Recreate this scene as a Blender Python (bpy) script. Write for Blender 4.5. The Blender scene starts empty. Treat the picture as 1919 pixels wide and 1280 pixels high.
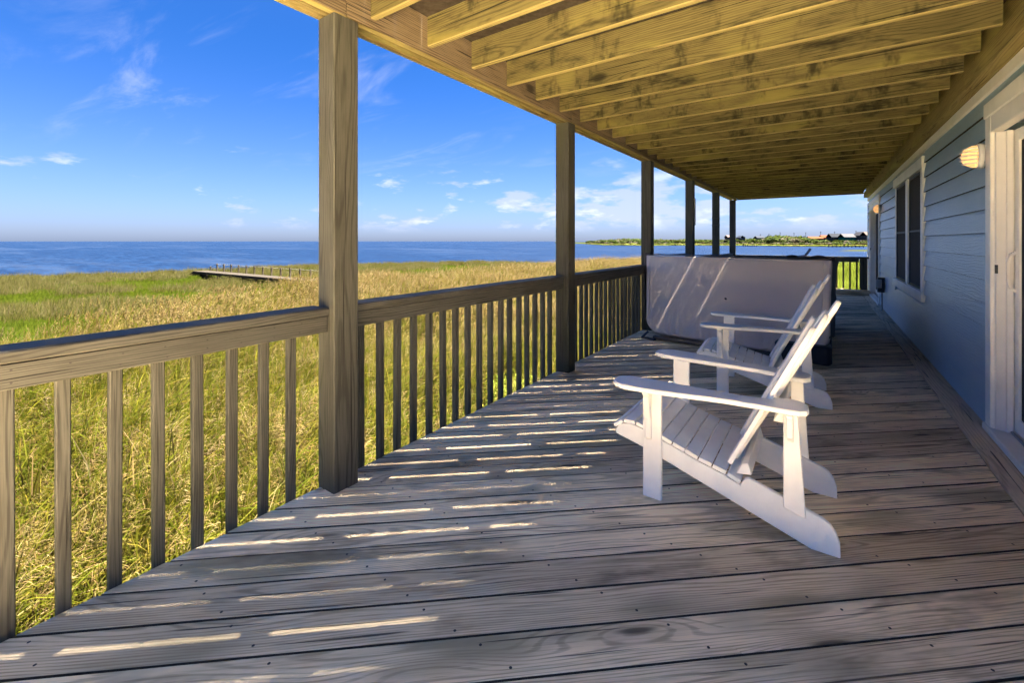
import bpy, bmesh, math, random
import numpy as np
from mathutils import Matrix, Vector, noise as mnoise
rad = math.radians
random.seed(7); rng = np.random.default_rng(11)
sc = bpy.context.scene

# ------------------------------------------------------------------ camera
EYE = 1.25; FPX = 817.0; YAW = math.atan2(583, FPX); CXP = 959.5; HOR = 452.0
cam = bpy.data.cameras.new('camera'); camo = bpy.data.objects.new('camera', cam)
sc.collection.objects.link(camo)
cam.sensor_width = 36; cam.lens = 36 * FPX / 1919; cam.shift_y = -(640 - HOR) / 1919
cam.clip_start = 0.05; cam.clip_end = 30000
camo.location = (0, 0, EYE); camo.rotation_euler = (rad(90), 0, YAW)
sc.camera = camo

# ------------------------------------------------------------------ sun, sky, exposure
GANG = rad(48.4)                                  # boards run 48.4 degrees off the deck's long axis
GX, GY = math.sin(GANG), math.cos(GANG)
SK = 0.243                                        # horizontal shift per metre of fall, along the boards
SUN_EL = math.atan2(1, SK)
sund = bpy.data.lights.new('sun', 'SUN'); sund.energy = 5.0; sund.angle = rad(0.53); sund.color = (1.0, 0.93, 0.82)
suno = bpy.data.objects.new('sun', sund); sc.collection.objects.link(suno)
suno.rotation_euler = Vector((-SK * GX, -SK * GY, -1)).to_track_quat('-Z', 'Y').to_euler()
suno.location = (20, 20, 60)
sc.view_settings.view_transform = 'Standard'; sc.view_settings.look = 'None'
sc.view_settings.exposure = 5.0; sc.view_settings.gamma = 1.0
sc.render.engine = 'CYCLES'
sc.cycles.use_denoising = True
try: sc.cycles.denoiser = 'OPENIMAGEDENOISE'
except Exception: pass
sc.cycles.use_adaptive_sampling = True; sc.cycles.adaptive_threshold = .03
sc.cycles.max_bounces = 7; sc.cycles.diffuse_bounces = 6; sc.cycles.glossy_bounces = 3
sc.cycles.transmission_bounces = 3; sc.cycles.transparent_max_bounces = 6
sc.cycles.sample_clamp_indirect = 6

class NT:
    """small helper to write node trees"""
    def __init__(s, tree):
        s.t = tree; s.t.nodes.clear()
    def n(s, typ, **kw):
        nd = s.t.nodes.new(typ)
        ins = kw.pop('ins', {})
        for k, v in kw.items(): setattr(nd, k, v)
        for k, v in ins.items(): s.put(nd.inputs[k], v)
        return nd
    def put(s, sock, v):
        if isinstance(v, bpy.types.NodeSocket): s.t.links.new(v, sock)
        else: sock.default_value = v
    def m(s, op, a, b=None, c=None, clamp=False):
        nd = s.t.nodes.new('ShaderNodeMath'); nd.operation = op; nd.use_clamp = clamp
        for i, v in enumerate((a, b, c)):
            if v is not None: s.put(nd.inputs[i], v)
        return nd.outputs[0]
    def v(s, op, a, b=None):
        nd = s.t.nodes.new('ShaderNodeVectorMath'); nd.operation = op
        s.put(nd.inputs[0], a)
        if b is not None: s.put(nd.inputs[1], b)
        return nd.outputs['Value'] if op in ('LENGTH', 'DOT_PRODUCT', 'DISTANCE') else nd.outputs[0]
    def xyz(s, a):
        nd = s.t.nodes.new('ShaderNodeSeparateXYZ'); s.put(nd.inputs[0], a); return nd.outputs
    def comb(s, x, y, z):
        nd = s.t.nodes.new('ShaderNodeCombineXYZ')
        for i, v in enumerate((x, y, z)): s.put(nd.inputs[i], v)
        return nd.outputs[0]
    def noise(s, vec, scale, detail=3, rough=.5, dist=0):
        nd = s.t.nodes.new('ShaderNodeTexNoise')
        s.put(nd.inputs['Vector'], vec)
        for k, v in (('Scale', scale), ('Detail', detail), ('Roughness', rough), ('Distortion', dist)): s.put(nd.inputs[k], v)
        return nd.outputs[0]
    def ss(s, x, a, b, lo=0.0, hi=1.0):
        nd = s.t.nodes.new('ShaderNodeMapRange'); nd.interpolation_type = 'SMOOTHSTEP'
        for i, v in enumerate((x, a, b, lo, hi)): s.put(nd.inputs[i], v)
        return nd.outputs[0]
    def mix(s, fac, a, b, blend='MIX'):
        nd = s.t.nodes.new('ShaderNodeMix'); nd.data_type = 'RGBA'; nd.blend_type = blend; nd.clamp_factor = True
        s.put(nd.inputs[0], fac)
        s.put(nd.inputs[6], a if isinstance(a, bpy.types.NodeSocket) else (*a, 1))
        s.put(nd.inputs[7], b if isinstance(b, bpy.types.NodeSocket) else (*b, 1))
        return nd.outputs[2]
    def l(s, a, b): s.t.links.new(a, b)

world = bpy.data.worlds.new('World'); sc.world = world; world.use_nodes = True
world.cycles.sampling_method = 'MANUAL'; world.cycles.sample_map_resolution = 512
w = NT(world.node_tree)
sky = w.n('ShaderNodeTexSky', sky_type='NISHITA', sun_disc=False, sun_elevation=SUN_EL, sun_rotation=GANG,
          altitude=0, air_density=1.0, dust_density=0.8, ozone_density=2.0)
tc = w.n('ShaderNodeTexCoord'); D = tc.outputs['Generated']
d = w.xyz(D); el = w.m('MAXIMUM', d[2], 0.0)
den = w.m('ADD', el, 0.10)
P = w.comb(w.m('DIVIDE', d[0], den), w.m('DIVIDE', d[1], den), 0.0)
hsv = w.n('ShaderNodeHueSaturation', ins={'Saturation': 1.0, 'Value': 1.0, 'Color': sky.outputs[0]})
base = w.mix(1.0, hsv.outputs[0], w.mix(w.ss(d[2], .40, .85), w.mix(w.ss(d[2], .0, .40), (.066, .082, .142), (.021, .062, .129)), (.128, .154, .198)), 'MULTIPLY')
# low cumulus: small puffs in a band over the horizon
Pc = w.comb(w.m('DIVIDE', d[0], w.m('ADD', el, .42)), w.m('DIVIDE', d[1], w.m('ADD', el, .42)), w.m('MULTIPLY', d[2], 5.0))
n1 = w.noise(Pc, 5.2, 6, .58); n0 = w.noise(Pc, 1.5, 2, .5)
band = w.m('MULTIPLY', w.ss(d[2], .015, .05), w.ss(d[2], .22, .10))
cum = w.ss(w.m('ADD', w.m('ADD', n1, w.m('MULTIPLY', w.m('SUBTRACT', d[1], .45), .27)), w.m('MULTIPLY', w.m('SUBTRACT', n0, .5), .75)), .60, .74)
cum = w.m('MULTIPLY', w.m('MULTIPLY', cum, band), .62)
shade = w.noise(w.v('ADD', Pc, (0, 0, .10)), 5.2, 6, .58)
ccol = w.mix(w.ss(shade, .50, .66), (.50, .53, .66), (.80, .80, .87))
# high thin wisps
n2 = w.noise(w.v('MULTIPLY', P, (.55, 1.6, 1)), 1.7, 7, .62, .6)
n3 = w.noise(P, .35, 2, .5)
cir = w.m('MULTIPLY', w.ss(n2, .50, .80), w.ss(n3, .42, .62))
cir = w.m('MULTIPLY', cir, w.m('MULTIPLY', w.ss(d[2], .08, .25), .42))
c1 = w.mix(cir, base, (.52, .57, .76))
c2 = w.mix(cum, c1, ccol)
bg = w.n('ShaderNodeBackground', ins={'Color': c2, 'Strength': 0.052})
wo = w.n('ShaderNodeOutputWorld'); w.l(bg.outputs[0], wo.inputs[0])

# ------------------------------------------------------------------ helpers: pixels of the survey sketch to places
FWD = np.array([-math.sin(YAW), math.cos(YAW)]); RGT = np.array([math.cos(YAW), math.sin(YAW)])
def place(px, depth):                             # where a bearing and a distance lie on the map
    return FWD * depth + RGT * ((px - CXP) / FPX * depth)

# ------------------------------------------------------------------ materials
def new_mat(name):
    m = bpy.data.materials.new(name); m.use_nodes = True
    return m, NT(m.node_tree)
def finish(t, col, rough=.6, bump=None, bstr=.3, bdist=.01, spec=.3, **kw):
    b = t.n('ShaderNodeBsdfPrincipled')
    t.put(b.inputs['Base Color'], col if isinstance(col, bpy.types.NodeSocket) else (*col, 1))
    t.put(b.inputs['Roughness'], rough); t.put(b.inputs['Specular IOR Level'], spec)
    for k, v in kw.items(): t.put(b.inputs[k], v)
    if bump is not None:
        bn = t.n('ShaderNodeBump', ins={'Height': bump, 'Strength': bstr, 'Distance': bdist})
        t.l(bn.outputs[0], b.inputs['Normal'])
    o = t.n('ShaderNodeOutputMaterial'); t.l(b.outputs[0], o.inputs[0])
    return b

def wood(name, light, dark, stain, stain_amt=.5, var=.35, knots=.6, ring=420, green=None, fiber=1.0, rough=.75, bstr=.35, checks=1.0, stain_scale=1.6, drip=0.0, spec=.25):
    """sawn timber, grain along local X, every piece its own cut"""
    m, t = new_mat(name)
    oi = t.n('ShaderNodeObjectInfo').outputs['Random']
    def fr(k): return t.m('FRACT', t.m('MULTIPLY', oi, k))
    co = t.n('ShaderNodeTexCoord').outputs['Object']
    P = t.v('ADD', co, t.comb(t.m('MULTIPLY', fr(91.7), 40), t.m('MULTIPLY', t.m('SUBTRACT', fr(57.3), .5), .16), t.m('ADD', .02, t.m('MULTIPLY', fr(33.1), .10))))
    Pn = t.v('ADD', co, t.comb(t.m('MULTIPLY', oi, 57), t.m('MULTIPLY', fr(13.3), 9), t.m('MULTIPLY', fr(7.7), 9)))
    wob = t.noise(t.v('MULTIPLY', Pn, (1.1, 5, 5)), 1.0, 1, .5)
    vo = t.n('ShaderNodeTexVoronoi', feature='F1', ins={'Vector': t.v('MULTIPLY', Pn, (1.5, 8.5, 3.0)), 'Scale': 1.0, 'Randomness': 1.0})
    vd = vo.outputs['Distance']; vc = t.xyz(vo.outputs['Color'])
    keep = t.m('GREATER_THAN', vc[0], 1 - knots)
    kn = t.m('MULTIPLY', t.ss(vd, .55, .02), keep)
    core = t.m('MULTIPLY', t.ss(vd, .15, .07), keep)
    px, py, pz = t.xyz(P)
    r = t.m('SQRT', t.m('ADD', t.m('MULTIPLY', py, py), t.m('MULTIPLY', pz, pz)))
    r = t.m('ADD', r, t.m('ADD', t.m('MULTIPLY', wob, .055), t.m('MULTIPLY', kn, .03)))
    fib = t.noise(t.v('MULTIPLY', Pn, (5, 150, 150)), 1, 2, .68)
    s = t.m('SINE', t.m('ADD', t.m('MULTIPLY', r, ring), t.m('MULTIPLY', fib, 1.6)))
    late = t.ss(s, .0, 1.0)
    blot = t.noise(t.v('MULTIPLY', Pn, (1.3, 7, 7)), 1, 2, .55)
    mot = t.noise(t.v('MULTIPLY', Pn, (stain_scale, stain_scale * 3.2, stain_scale * 3.2)), 1, 4, .68)
    crk = t.noise(t.v('MULTIPLY', Pn, (1.6, 95, 95)), 1, 0, .5)
    crk = t.m('MULTIPLY', t.ss(crk, .73, .79), checks)
    g = t.m('ADD', t.m('MULTIPLY', late, .66), t.m('MULTIPLY', t.m('SUBTRACT', fib, .46), 2.3 * fiber), clamp=True)
    g = t.m('MULTIPLY', t.m('ADD', g, t.m('MULTIPLY', t.m('SUBTRACT', blot, .5), .8)), 1.0, clamp=True)
    col = t.mix(g, light, dark)
    if green: col = t.mix(t.m('MULTIPLY', t.ss(t.noise(t.v('MULTIPLY', Pn, (1.1, 3, 3)), 1, 2, .6), .50, .70), .8), col, green)
    col = t.mix(t.m('MULTIPLY', t.ss(mot, .50, .74), stain_amt), col, stain)
    if drip: col = t.mix(t.m('MULTIPLY', t.ss(t.noise(t.v('MULTIPLY', Pn, (4.2, 1.2, 2.2)), 1, 4, .7), .52, .70), drip), col, tuple(c * .7 for c in stain))
    col = t.mix(t.m('MULTIPLY', kn, .35), col, stain)
    col = t.mix(t.m('MULTIPLY', core, .85), col, tuple(c * .45 for c in stain))
    col = t.mix(t.m('MULTIPLY', crk, .85), col, tuple(c * .3 for c in stain))
    gain = t.m('ADD', 1 - var / 2, t.m('MULTIPLY', fr(211.3), var))
    col = t.mix(1.0, col, t.comb(gain, gain, gain), 'MULTIPLY')
    h = t.m('SUBTRACT', t.m('MULTIPLY', fib, .8), t.m('MULTIPLY', crk, 1.4))
    finish(t, col, rough, h, bstr, .004, spec)
    return m

M = {}
M['deck'] = wood('deck_wood', (.93, .735, .475), (.48, .362, .218), (.145, .112, .066), .68, .55, .36, 820, green=(.30, .26, .155))
M['rail'] = wood('rail_wood', (.094, .090, .072), (.041, .039, .031), (.026, .022, .015), .5, .25, .4, 735)
M['post'] = wood('post_wood', (.093, .090, .071), (.046, .044, .034), (.030, .026, .017), .45, .2, .35, 577, green=(.070, .070, .040))
M['joist'] = wood('joist_wood', (.155, .130, .048), (.066, .055, .021), (.014, .012, .007), 1.0, .22, .4, 577, green=(.25, .215, .06), stain_scale=2.2, drip=.85)
M['joist_foot_lit'] = wood('lit_joist_foot_wood', (.31, .255, .096), (.225, .175, .064), (.13, .10, .05), .35, .2, .2, 577)
M['beam'] = wood('beam_wood', (.27, .215, .082), (.165, .123, .044), (.15, .11, .05), .4, .15, .3, 665, green=(.36, .31, .10))
M['rim'] = wood('rim_wood', (.22, .165, .10), (.085, .062, .038), (.035, .028, .018), .6, .2, .3, 577)
M['upper'] = wood('upper_plank_wood', (.27, .225, .13), (.13, .10, .055), (.05, .042, .025), .6, .3, .3, 380)
M['newer'] = wood('border_wood', (.85, .68, .46), (.60, .46, .29), (.17, .13, .085), .35, .15, .3, 380)
M['walk'] = wood('boardwalk_wood', (.019, .0165, .014), (.013, .011, .0092), (.006, .005, .004), .4, .3, .0, 380, spec=.0)
M['pile'] = wood('pile_wood', (.05, .04, .03), (.03, .024, .018), (.014, .012, .009), .5, .3, .0, 380, spec=.0)

def plain(name, col, rough=.5, spec=.4, nscale=6, namt=.12, bump=.0, nvec=(1, 1, 1)):
    m, t = new_mat(name)
    co = t.n('ShaderNodeTexCoord').outputs['Object']
    nn = t.noise(t.v('MULTIPLY', co, nvec), nscale, 5, .6)
    c = t.mix(t.ss(nn, .3, .75), tuple(x * (1 + namt) for x in col), tuple(x * (1 - namt) for x in col))
    finish(t, c, rough, nn if bump else None, bump, .003, spec)
    return m
M['white'] = plain('white_paint', (.92, .88, .80), .46, .35, 5, .06, .12)
M['trim'] = plain('trim_paint', (.80, .77, .72), .45, .4, 5, .05, .08)
M['glass'] = plain('dark_screen', (.060, .052, .046), .85, .12, 300, .3)
M['nail'] = plain('nail_steel', (.03, .026, .022), .6, .4, 40, .2)
M['dark'] = plain('dark_plastic', (.028, .034, .042), .55, .4, 14, .2)
M['grey'] = plain('grey_plastic', (.30, .31, .32), .5, .4, 14, .1)
M['edge_shade'] = plain('painted_edge_shade', (.055, .044, .032), .9, .1, 20, .3)  # painted shade for plank gaps and siding laps
M['rope'] = plain('rope_fibre', (.10, .095, .08), .8, .2, 40, .2)
M['tub'] = plain('tub_skirt', (.012, .014, .024), .5, .4, 3, .25)
M['strapm'] = plain('strap_webbing', (.018, .026, .040), .7, .3, 30, .2)
M['bluecloth'] = plain('blue_cloth', (.10, .13, .24), .8, .2, 30, .2)

def vinyl(name, col, amt):
    m, t = new_mat(name)
    co = t.n('ShaderNodeTexCoord').outputs['Object']
    big = t.noise(co, 1.3, 3, .5); fine = t.noise(t.v('MULTIPLY', co, (1, 1, 1)), 260, 2, .5)
    puck = t.noise(t.v('MULTIPLY', co, (9, 4, 3.0)), 1, 3, .5)
    c = t.mix(t.ss(big, .3, .7), tuple(x * (1 + amt) for x in col), tuple(x * (1 - amt) for x in col))
    finish(t, c, .62, t.m('ADD', t.m('MULTIPLY', puck, .8), t.m('MULTIPLY', fine, .3)), .3, .005, .3)
    return m
M['cover'] = vinyl('cover_vinyl', (.62, .53, .465), .04)
M['skirt'] = vinyl('skirt_vinyl', (.105, .088, .078), .15)

def siding_mat():
    m, t = new_mat('siding_paint')
    co = t.n('ShaderNodeTexCoord').outputs['Object']
    oi = t.n('ShaderNodeObjectInfo').outputs['Random']
    P = t.v('ADD', co, t.comb(t.m('MULTIPLY', oi, 71), t.m('MULTIPLY', oi, 3.1), 0))
    wob = t.noise(t.v('MULTIPLY', P, (1.3, 6, 6)), 1, 3)
    p = t.xyz(P)
    r = t.m('ADD', t.m('MULTIPLY', t.m('ABSOLUTE', p[2]), 1.0), t.m('MULTIPLY', wob, .14))
    s = t.m('SINE', t.m('ADD', t.m('MULTIPLY', r, 300), t.m('MULTIPLY', t.noise(t.v('MULTIPLY', P, (4, 50, 50)), 1, 2), 5)))
    fib = t.noise(t.v('MULTIPLY', P, (9, 160, 160)), 1, 3, .6)
    bl = t.noise(t.v('MULTIPLY', P, (1.2, 4, 4)), 1, 4, .6)
    c = t.mix(t.ss(bl, .3, .7), (.28, .43, .54), (.36, .48, .55))
    c = t.mix(t.m('MULTIPLY', t.ss(fib, .5, .75), .35), c, (.50, .58, .62))
    finish(t, c, t.m('ADD', .26, t.m('MULTIPLY', fib, .2)), t.m('ADD', t.m('MULTIPLY', t.ss(s, .2, 1), .6), fib), .45, .0035, .5)
    return m
M['siding'] = siding_mat()

def lamp_mat():
    m, t = new_mat('lamp_glass')
    b = finish(t, (.85, .46, .20), .35, spec=.4)
    b.inputs['Emission Color'].default_value = (1.0, .50, .17, 1); b.inputs['Emission Strength'].default_value = .035
    m.cycles.emission_sampling = 'NONE'
    return m
M['lamp'] = lamp_mat()

# plants: colour comes with each leaf (attribute tint)
def plant_mat(name, rnd=.35, transl=.42):
    m, t = new_mat(name)
    at = t.n('ShaderNodeAttribute', attribute_name='tint').outputs['Color']
    oi = t.n('ShaderNodeObjectInfo').outputs['Random']
    gain = t.m('ADD', 1 - rnd / 2, t.m('MULTIPLY', oi, rnd))
    c = t.mix(1.0, at, t.comb(gain, gain, t.m('MULTIPLY', gain, gain)), 'MULTIPLY')
    d1 = t.n('ShaderNodeBsdfDiffuse', ins={'Color': c}); d2 = t.n('ShaderNodeBsdfTranslucent', ins={'Color': c})
    mx = t.n('ShaderNodeMixShader', ins={'Fac': transl}); t.l(d1.outputs[0], mx.inputs[1]); t.l(d2.outputs[0], mx.inputs[2])
    o = t.n('ShaderNodeOutputMaterial'); t.l(mx.outputs[0], o.inputs[0])
    return m
M['plant'] = plant_mat('leaf_blades')
M['tree'] = plant_mat('tree_leaves', .6, .15)

def ground_mat():
    m, t = new_mat('marsh_soil')
    co = t.n('ShaderNodeTexCoord').outputs['Object']
    a = t.noise(co, .12, 5, .6); b = t.noise(co, 1.7, 5, .65); c3 = t.noise(co, 9, 4, .6)
    c = t.mix(t.ss(a, .4, .6), (.009, .013, .0025), (.013, .012, .0045))
    c = t.mix(t.m('MULTIPLY', t.ss(b, .45, .7), .6), c, (.008, .009, .002))
    c = t.mix(t.m('MULTIPLY', t.ss(c3, .55, .8), .5), c, (.016, .0145, .007))
    finish(t, c, .95, c3, .6, .05, .0)
    return m
M['ground'] = ground_mat()

def water_mat():
    m, t = new_mat('sound_water')
    co = t.n('ShaderNodeTexCoord').outputs['Object']
    n1 = t.noise(t.v('MULTIPLY', co, (.9, 1.4, 1)), .8, 4, .6); n2 = t.noise(t.v('MULTIPLY', co, (.010, .045, 1)), 1, 4, .6)
    n3 = t.noise(t.v('MULTIPLY', co, (.12, .2, 1)), 1, 4, .6)
    c = t.mix(t.ss(n2, .50, .66), (.0004, .0022, .0075), (.004, .0065, .013))
    n4 = t.noise(t.v('MULTIPLY', co, (.35, .9, 1)), 1, 3, .7)
    c = t.mix(t.m('MULTIPLY', t.ss(n4, .42, .68), .75), c, (.0025, .0085, .023))
    c = t.mix(t.m('MULTIPLY', t.ss(n3, .45, .75), .4), c, (.0005, .0026, .009))
    finish(t, c, .28, t.m('ADD', n1, t.m('MULTIPLY', n3, 2.0)), 1.0, .5, .04)
    return m
M['water'] = water_mat()

# ------------------------------------------------------------------ object helpers
C = sc.collection.objects
WM = {}                                           # world matrices as built
def add(name, mesh, M4=None, parent=None):
    o = bpy.data.objects.new(name, mesh); C.link(o)
    M4 = M4 if M4 is not None else Matrix.Identity(4)
    WM[o.name] = M4.copy()
    if parent is not None:
        o.parent = parent; o.matrix_basis = WM[parent.name].inverted() @ M4
    else: o.matrix_basis = M4
    return o
def empty(name, loc=(0, 0, 0), parent=None):
    return add(name, None, Matrix.Translation(loc), parent)
def tag(o, label=None, cat=None, group=None, kind=None):
    if label: o['label'] = label
    if cat: o['category'] = cat
    if group: o['group'] = group
    if kind: o['kind'] = kind
    return o
def mesh(name, v, f, mat, smooth=False):
    me = bpy.data.meshes.new(name); me.from_pydata([tuple(map(float, p)) for p in v], [], f); me.validate()
    if mat is not None: me.materials.append(mat)
    if smooth: me.shade_smooth()
    return me
_cache = {}
def bar_mesh(L, wd, ht, mat, ch=.003):
    """timber of length L along X, centred on its axis, arrised edges"""
    key = (round(L, 3), round(wd, 4), round(ht, 4), mat.name, ch)
    if key in _cache: return _cache[key]
    a, b = wd / 2, ht / 2; c = min(ch, a * .6, b * .6)
    sec = [(-a + c, -b), (a - c, -b), (a, -b + c), (a, b - c), (a - c, b), (-a + c, b), (-a, b - c), (-a, -b + c)]
    v = [(0, y, z) for y, z in sec] + [(L, y, z) for y, z in sec]
    f = [(i, i + 8, (i + 1) % 8 + 8, (i + 1) % 8) for i in range(8)] + [tuple(range(8)), tuple(range(15, 7, -1))]
    f = [tuple(reversed(q)) if len(q) == 4 else q for q in f]
    me = mesh('timber', v, f, mat)
    bm = bmesh.new(); bm.from_mesh(me); bmesh.ops.recalc_face_normals(bm, faces=bm.faces); bm.to_mesh(me); bm.free()
    _cache[key] = me; return me
def frame(p0, p1, up=(0, 0, 1)):
    x = (Vector(p1) - Vector(p0)).normalized(); u = Vector(up)
    if abs(x.dot(u)) > .99: u = Vector((0, 1, 0))
    y = u.cross(x).normalized(); z = x.cross(y)
    Mx = Matrix((x, y, z)).transposed().to_4x4(); Mx.translation = Vector(p0); return Mx
def bar(name, p0, p1, wd, ht, mat, parent=None, up=(0, 0, 1), ch=.003):
    """a timber from p0 to p1; wd sideways, ht along up"""
    L = (Vector(p1) - Vector(p0)).length
    return add(name, bar_mesh(L, wd, ht, mat, ch), frame(p0, p1, up), parent)
def box(name, lo, hi, mat, parent=None, ch=.003, axis='y'):
    """axis-aligned board; the grain runs along the given axis"""
    lo, hi = Vector(lo), Vector(hi); c = (lo + hi) / 2; s = hi - lo
    if axis == 'x': return bar(name, (lo.x, c.y, c.z), (hi.x, c.y, c.z), s.y, s.z, mat, parent, (0, 0, 1), ch)
    if axis == 'y': return bar(name, (c.x, lo.y, c.z), (c.x, hi.y, c.z), s.x, s.z, mat, parent, (0, 0, 1), ch)
    return bar(name, (c.x, c.y, lo.z), (c.x, c.y, hi.z), s.x, s.y, mat, parent, (0, 1, 0), ch)
def prism(name, poly, axis, a, b, mat, parent=None, origin=(0, 0, 0), ch=.0, M4=None):
    """outline extruded from a to b; axis y: outline is (x,z); z: (x,y); x: (y,z)"""
    n = len(poly); o = Vector(origin)
    def P3(p, t): return {'y': (p[0], t, p[1]), 'z': (p[0], p[1], t), 'x': (t, p[0], p[1])}[axis]
    bm = bmesh.new()
    va = [bm.verts.new(Vector(P3(p, a)) - o) for p in poly]; vb = [bm.verts.new(Vector(P3(p, b)) - o) for p in poly]
    bm.faces.new(va); bm.faces.new(list(reversed(vb)))
    for i in range(n): bm.faces.new((va[i], vb[i], vb[(i + 1) % n], va[(i + 1) % n]))
    bmesh.ops.recalc_face_normals(bm, faces=bm.faces)
    if ch:
        ed = [e for e in bm.edges if e.calc_face_angle(0) > rad(50)]
        bmesh.ops.bevel(bm, geom=ed, offset=ch, segments=1, affect='EDGES')
    me = bpy.data.meshes.new(name); bm.to_mesh(me); bm.free(); me.materials.append(mat)
    return add(name, me, (M4 if M4 is not None else Matrix.Translation(o)), parent)

# ------------------------------------------------------------------ deck
XW = .907                                          # face of the house wall
XR = -2.08                                         # outer edge of the deck
deck = empty('deck_floor', (0, 0, 0)); tag(deck, 'weathered grey diagonal plank deck with nail heads and stripes of sunlight', kind='structure')
def plank_set(parent, mat, x0, x1, y0, y1, pitch, gap, phase, z_top, th, jitter):
    """boards laid along (GX,GY), cut off at x0, x1, y0, y1"""
    nv = np.array([math.cos(GANG), -math.sin(GANG)]); gv = np.array([GX, GY])
    lo = min(np.dot(nv, p) for p in ((x0, y0), (x1, y0), (x0, y1), (x1, y1)))
    hi = max(np.dot(nv, p) for p in ((x0, y0), (x1, y0), (x0, y1), (x1, y1)))
    k0, k1 = math.floor((lo - phase) / pitch) - 1, math.ceil((hi - phase) / pitch) + 1
    out = []
    for k in range(k1, k0, -1):
        jz = random.uniform(-jitter, jitter)
        nn_ = phase + k * pitch
        g1 = gap(nn_) if callable(gap) else gap * random.uniform(.75, 1.15)
        g2 = gap(nn_ + pitch) if callable(gap) else gap
        n0 = nn_ + g1 / 2; n1 = nn_ + pitch - g2 / 2
        def span(nn):
            a = max((x0 - nn * nv[0]) / gv[0], (y0 - nn * nv[1]) / gv[1]); b = min((x1 - nn * nv[0]) / gv[0], (y1 - nn * nv[1]) / gv[1])
            return a, b
        sp = [span(n0), span(n1)]
        if min(s[1] - s[0] for s in sp) < .05: continue
        c = .0015; w2 = n1 - n0
        sec = [(0, -th), (w2, -th), (w2, -c), (w2 - c, 0), (c, 0), (0, -c)]
        s0 = (sp[0][0] + sp[1][0]) / 2
        v = []
        for e in (0, 1):
            for u, z in sec:
                tt = u / w2; ss = sp[0][e] * (1 - tt) + sp[1][e] * tt
                v.append((ss - s0, -u, z))
        f = [(i, (i + 1) % 6, (i + 1) % 6 + 6, i + 6) for i in range(6)] + [tuple(range(5, -1, -1)), tuple(range(6, 12))]
        me = mesh('plank', v, f, mat); me.materials.append(M['edge_shade'])
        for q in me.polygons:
            if q.center.z < -.003: q.material_index = 1  # sides and underside coloured dark, painting shade into the gaps
        bm = bmesh.new(); bm.from_mesh(me); bmesh.ops.recalc_face_normals(bm, faces=bm.faces); bm.to_mesh(me); bm.free()
        og = gv * s0 + nv * n0
        Mx = Matrix(((GX, -math.cos(GANG), 0, og[0]), (GY, math.sin(GANG), 0, og[1]), (0, 0, 1, z_top + jz), (0, 0, 0, 1)))
        out.append((add('plank', me, Mx, parent), n0, n1, sp, z_top + jz))
    return out
DECK_END = 13.30
planks = plank_set(deck, M['deck'], XR, .742, -3.4, DECK_END, .1500, .0088, -1.3845, 0, .036, .0018)
# nail heads where the boards cross the joists below
nv_, nf_ = [], []
for _, n0, n1, sp, zt in planks:
    nvv = np.array([math.cos(GANG), -math.sin(GANG)]); gv = np.array([GX, GY])
    yj = -1.4
    while yj < DECK_END:
        for q in (n0 + .028, n1 - .028):
            s = (yj - q * nvv[1]) / gv[1]; p = gv * s + nvv * q + rng.normal(0, .006, 2)
            if XR + .05 < p[0] < .70:
                b = len(nv_); r = .0050
                for i in range(7):
                    a = i * 2 * math.pi / 7; nv_.append((p[0] + r * math.cos(a), p[1] + r * math.sin(a), zt + .0012))
                nf_.append(tuple(range(b, b + 7)))
        yj += .406
tag(add('nail_heads', mesh('nail_heads', nv_, nf_, M['nail']), None, deck), kind='stuff')
# border boards along the house, newer timber
for a, b in ((-3.4, 1.34), (1.344, 3.757), (3.761, 6.18), (6.184, 8.61), (8.614, 11.0), (11.004, DECK_END)):
    box('border_board', (.747, a, -.034), (XW - .004, b, .003), M['newer'], deck)
# frame below the deck
box('rim_joist', (XR + .01, -3.4, -.26), (XR + .048, DECK_END, -.040), M['rail'], deck)
box('end_joist', (XR + .05, DECK_END - .04, -.26), (XW, DECK_END - .002, -.040), M['rail'], deck, axis='x')
for i, y in enumerate(np.arange(-3.3, DECK_END - .1, .8128)):
    box('floor_joist', (XR + .05, y, -.24), (XW, y + .038, -.042), M['rail'], deck, axis='x')
box('under_deck_light_block', (XR + .06, -3.3, -.285), (XW + .1, DECK_END - .05, -.262), M['dark'], deck)  # added dark sheet, keeps light from below out of the plank gaps
# raised step at the far end
plank_set(deck, M['deck'], XW + .004, 4.4, -3.4, 1.55, .1500, .0065, -1.3845 - .003, 0, .036, .0015)  # unseen deck round the corner, added to bounce sunlight into the porch
box('step_board', (-1.9, 12.86, .012), (XW - .02, DECK_END - .01, .095), M['deck'], deck, axis='x')

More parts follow.
